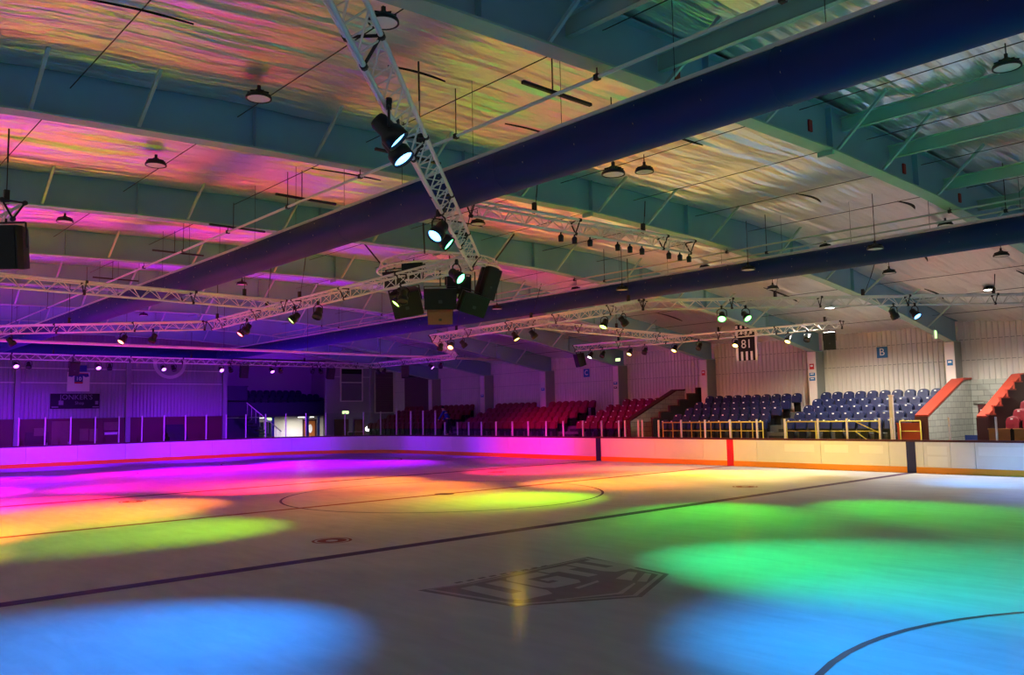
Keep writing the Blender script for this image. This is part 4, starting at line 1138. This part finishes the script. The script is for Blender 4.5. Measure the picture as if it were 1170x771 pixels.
for i in range(5):
    m = MB(); zt = 2.0-.24*i; m.box((XE+.28+.26*i,3.95,zt/2),(.25,1.1,zt)); part('tread', m, M['darkstep'], st)
# lockers of red seats near the balcony stair
# window above the maroon doors
w = MB(); w.box((XE+.05,16.37,4.5),(.06,1.72,2.3)); o = struct('window_1', w, M['pane_grey'])
f = MB(); f.box((XE+.085,16.37,5.45),(.02,1.66,.38)); obj('window_blind', f, M['dark'], o)
f = MB()
for y in (15.5,17.24): f.box((XE+.09,y,4.5),(.06,.08,2.36))
for z in (3.35,4.66,5.65): f.box((XE+.09,16.37,z),(.06,1.8,.07))
obj('window_frame', f, M['colwhite'], o)
# shuttered panel at the corner
r = thing('shutter', 'dark roller shutter in a pale frame in the far right corner', 'shutter', (XE+.1,19.1,2.5))
m = MB()
for i in range(24): m.box((XE+.08,19.1,2.6+i*.12),(.03,1.5,.11))
part('shutter_slats', m, M['shutter'], r)
m = MB(); m.box((XE+.1,18.28,4.0),(.06,.10,3.1)); m.box((XE+.1,19.9,4.0),(.06,.10,3.1)); m.box((XE+.1,19.1,5.52),(.06,1.7,.10)); m.box((XE+.1,19.1,2.5),(.06,1.7,.08)); part('shutter_frame', m, M['colwhite'], r)
# dark duct head and panel on the side wall near the corner
r = thing('wall_panel', 'dark recessed panel with a black duct on the far right corner wall', 'panel', (-29.3,YF-.1,3.5))
m = MB(); m.box((-29.3,YF-.08,3.55),(3.0,.04,2.9)); part('panel_sheet', m, M['shutter'], r)
m = MB(); m.box((-29.3,YF-.2,5.08),(3.1,.25,.28)); m.box((-27.75,YF-.25,5.4),(.3,.3,.9)); part('black_duct', m, M['black'], r)
# round white lamp and its table
r = thing('globe_lamp', 'bright round white lamp near the far end doors', 'lamp', (XE+1.2,17.0,1.38))
m = MB(); m.lathe([(0,.2),(.10,.17),(.17,.10),(.2,0),(.17,-.10),(.10,-.17),(0,-.2)], 20, (XE+1.2,17.0,1.38)); part('globe', m, mat('lit_globe', (255,255,250), .4, emit=(1,.97,.9), es=2.0), r)
m = MB(); m.tube((XE+1.2,17.0,0),(XE+1.2,17.0,1.2),.03,8); m.lathe([(0,.0),(.2,0),(.2,.03),(0,.05)],16,(XE+1.2,17,0)); part('stand', m, M['black'], r)

# balcony recess -----------------------------------------------------
XB = -36.5
w = MB(); w.box((-38.6,11.6,3.2),(.1,10.5,6.4)); w.box((-35.5,7.05,4.3),(6.2,.12,4.0)); w.box((-35.5,16.7,3.2),(6.2,.12,6.4)); w.box((-35.5,11.8,6.1),(6.4,9.8,.1)); struct('wall_recess', w, M['wall_end'])
bal = thing('balcony', 'dark balcony with a solid navy front at the far end of the rink', 'balcony', (-33.4,11,2.35))
m = MB(); m.box((-35.7,11.8,2.42),(5.6,9.5,.14)); part('balcony_slab', m, M['darkstep'], bal)
m = MB(); m.box((-32.95,11.2,2.86),(.08,7.7,.86)); part('balcony_front', m, mat('navy_front', (20,22,52), .6), bal)
m = MB(); m.tube((-32.95,7.4,3.42),(-32.95,15.0,3.42),.025,8)
for i in range(9): m.tube((-32.95,7.5+i*.93,3.28),(-32.95,7.5+i*.93,3.42),.015,6)
part('balcony_rail', m, M['black'], bal)
for i in range(3):
    m = MB(); zt = (2.86,3.14,3.42)[i]-.004; m.box((-34.75-.82*i,12.4,(2.5+zt)/2),(.80,6.45,zt-2.5)); part('step', m, M['darkstep'], bal)
nb = 0
for ri, (xr, zr) in enumerate(((-34.6,2.86),(-35.4,3.14),(-36.2,3.42))):
    ny = [13,13,11][ri]
    for i in range(ny):
        seat('navy', 'navy balcony seat, %s row, %s from the left' % (['front','middle','back'][ri], ORD[i]), (xr, 9.45+.49*i, zr), 'dark seats on the balcony', PI/2, 3)
m = MB(); m.box((-34.0,8.15,3.5),(1.6,1.9,1.7)); m.box((-34.0,8.15,4.37),(1.7,2.0,.06)); tag(obj('stair_enclosure', m, M['navyseat']), 'dark boxed stair enclosure at the left end of the balcony', 'enclosure')
m = MB(); m.box((-33.15,8.55,1.15),(.12,2.7,2.3)); m.box((-33.08,8.55,2.28),(.06,2.7,.06)); tag(obj('stair_screen', m, M['navyseat']), 'dark navy screen wall under the left end of the balcony', 'screen wall')
# stair up to the balcony with pale balusters
r = thing('balcony_stair', 'dark stair with pale balusters rising to the left end of the balcony', 'stairs', (-32,9,0))
for i in range(9):
    m = MB(); m.box((-32.0,10.6-.28*i,.6+.22*i),(1.0,.3,.08)); part('tread', m, M['darkstep'], r)
m = MB()
for i in range(9): m.tube((-31.5,10.6-.28*i,.64+.22*i),(-31.5,10.6-.28*i,1.45+.22*i),.014,6)
m.tube((-31.5,10.7,1.38),(-31.5,8.3,3.27),.03,8); part('balustrade', m, M['post'], r)
# room under the balcony
w = MB(); w.box((XB,12.2,1.17),(.1,8.6,2.34)); struct('wall_underbalcony', w, M['white'])
wn = MB(); wn.box((XB+.07,11.5,1.25),(.04,2.2,1.5)); o = struct('window_2', wn, M['windowglass'])
f = MB()
for y in (10.4,11.13,11.86,12.6): f.box((XB+.1,y,1.25),(.04,.05,1.55))
for z in (.48,2.03): f.box((XB+.1,11.5,z),(.04,2.25,.05))
obj('window_frame', f, M['colwhite'], o)
b_ = MB(); b_.box((XB+.08,15.35,1.0),(.05,.85,2.0)); o = struct('door_5', b_, M['doorwood'])
f = MB(); f.box((XB+.1,14.86,1.02),(.06,.12,2.1)); f.box((XB+.1,15.84,1.02),(.06,.12,2.1)); f.box((XB+.1,15.35,2.07),(.06,1.1,.12)); obj('door_frame', f, M['maroon'], o)
f = MB(); f.lathe([(0,.0),(.16,0)], 16, (0,0,0), Matrix.Rotation(PI/2,3,'Y')); f.v = [(XB+.115+p[0], 15.4+p[1], 1.45+p[2]*2) for p in f.v]; obj('door_window', f, M['signwhite'], o)
for i, y in enumerate((10.9,13.45,14.3)):
    m = MB(); m.box((-33.2,y+.0,1.17),(.16,.16,2.34)); m.box((-33.2,y,.04),(.24,.24,.08)); m.box((-33.2,y,2.3),(.24,.24,.06)); tag(obj('balcony_pillar', m, M['bluepaint']), 'dark blue pillar carrying the balcony, %s from the left' % ORD[i], 'pillar', 'pillars under the balcony')
for i, y in enumerate((10.5,14.2)):
    r = thing('strip_light', 'lit white strip light under the balcony, %s' % ('left one' if i == 0 else 'right one'), 'lamp', (-34.8,y,2.3))
    m = MB(); m.box((-34.8,y,2.32),(.14,1.3,.05)); part('fitting', m, M['exitframe'], r)
    m = MB(); m.box((-34.8,y,2.285),(.10,1.2,.02)); part('tube_diffuser', m, mat('strip_diffuser', (255,255,250), .4, emit=(1,.93,.82), es=6), r)
    l = bpy.data.lights.new('strip_light_beam','AREA'); l.shape = 'RECTANGLE'; l.size = .12; l.size_y = 1.2; l.energy = 90 if i else 40; l.color = (1,.93,.82)
    o = bpy.data.objects.new('strip_light_beam', l); o.location = (-34.8,y,2.26); COL.objects.link(o)

# small clutter in the far corridor: bench
r = thing('bench', 'low white covered table in front of the maroon doors', 'table', (XE+1.6,16.2,0))
m = MB(); m.box((XE+1.6,16.3,1.22),(.5,2.0,.05)); part('table_top', m, M['white'], r)
for y in (15.4,17.2):
    m = MB(); m.box((XE+1.6,y,.6),(.4,.05,1.2)); part('leg', m, M['black'], r)

# ------------------------------------------------------------------ camera
cam = bpy.data.cameras.new('camera'); co = bpy.data.objects.new('camera', cam); COL.objects.link(co)
yaw, pitch, roll = 2.4089345, .0911105, -.0195914
f = Vector((math.cos(pitch)*math.cos(yaw), math.cos(pitch)*math.sin(yaw), math.sin(pitch)))
r0 = Vector((math.sin(yaw), -math.cos(yaw), 0)); u0 = r0.cross(f)
rr = r0*math.cos(roll)+u0*math.sin(roll); uu = -r0*math.sin(roll)+u0*math.cos(roll)
Mx = Matrix((rr, uu, -f)).transposed().to_4x4(); Mx.translation = Vector((19.26289,-14.61534,2.24172))
co.matrix_world = Mx
cam.sensor_width = 36; cam.lens = 36*953.2152/1170; cam.clip_end = 300; cam.clip_start = .05
S.camera = co

# ------------------------------------------------------------------ world and colour
W = bpy.data.worlds.new('dim_daylight'); S.world = W; W.use_nodes = True  # soft neutral fill added, entering where the hall is left open
bg = W.node_tree.nodes['Background']; bg.inputs['Color'].default_value = (.9,.96,1,1); bg.inputs['Strength'].default_value = .19
S.view_settings.view_transform = 'Standard'; S.view_settings.look = 'None'; S.view_settings.gamma = 1; S.view_settings.exposure = .6
S.view_settings.use_curve_mapping = False
S.cycles.max_bounces = 8; S.cycles.diffuse_bounces = 5; S.cycles.glossy_bounces = 4; S.cycles.transparent_max_bounces = 16
S.cycles.sample_clamp_indirect = 6; S.cycles.blur_glossy = 1.0
S.cycles.use_denoising = True
print('seats', NSEAT[0], 'spots', NSP[0])
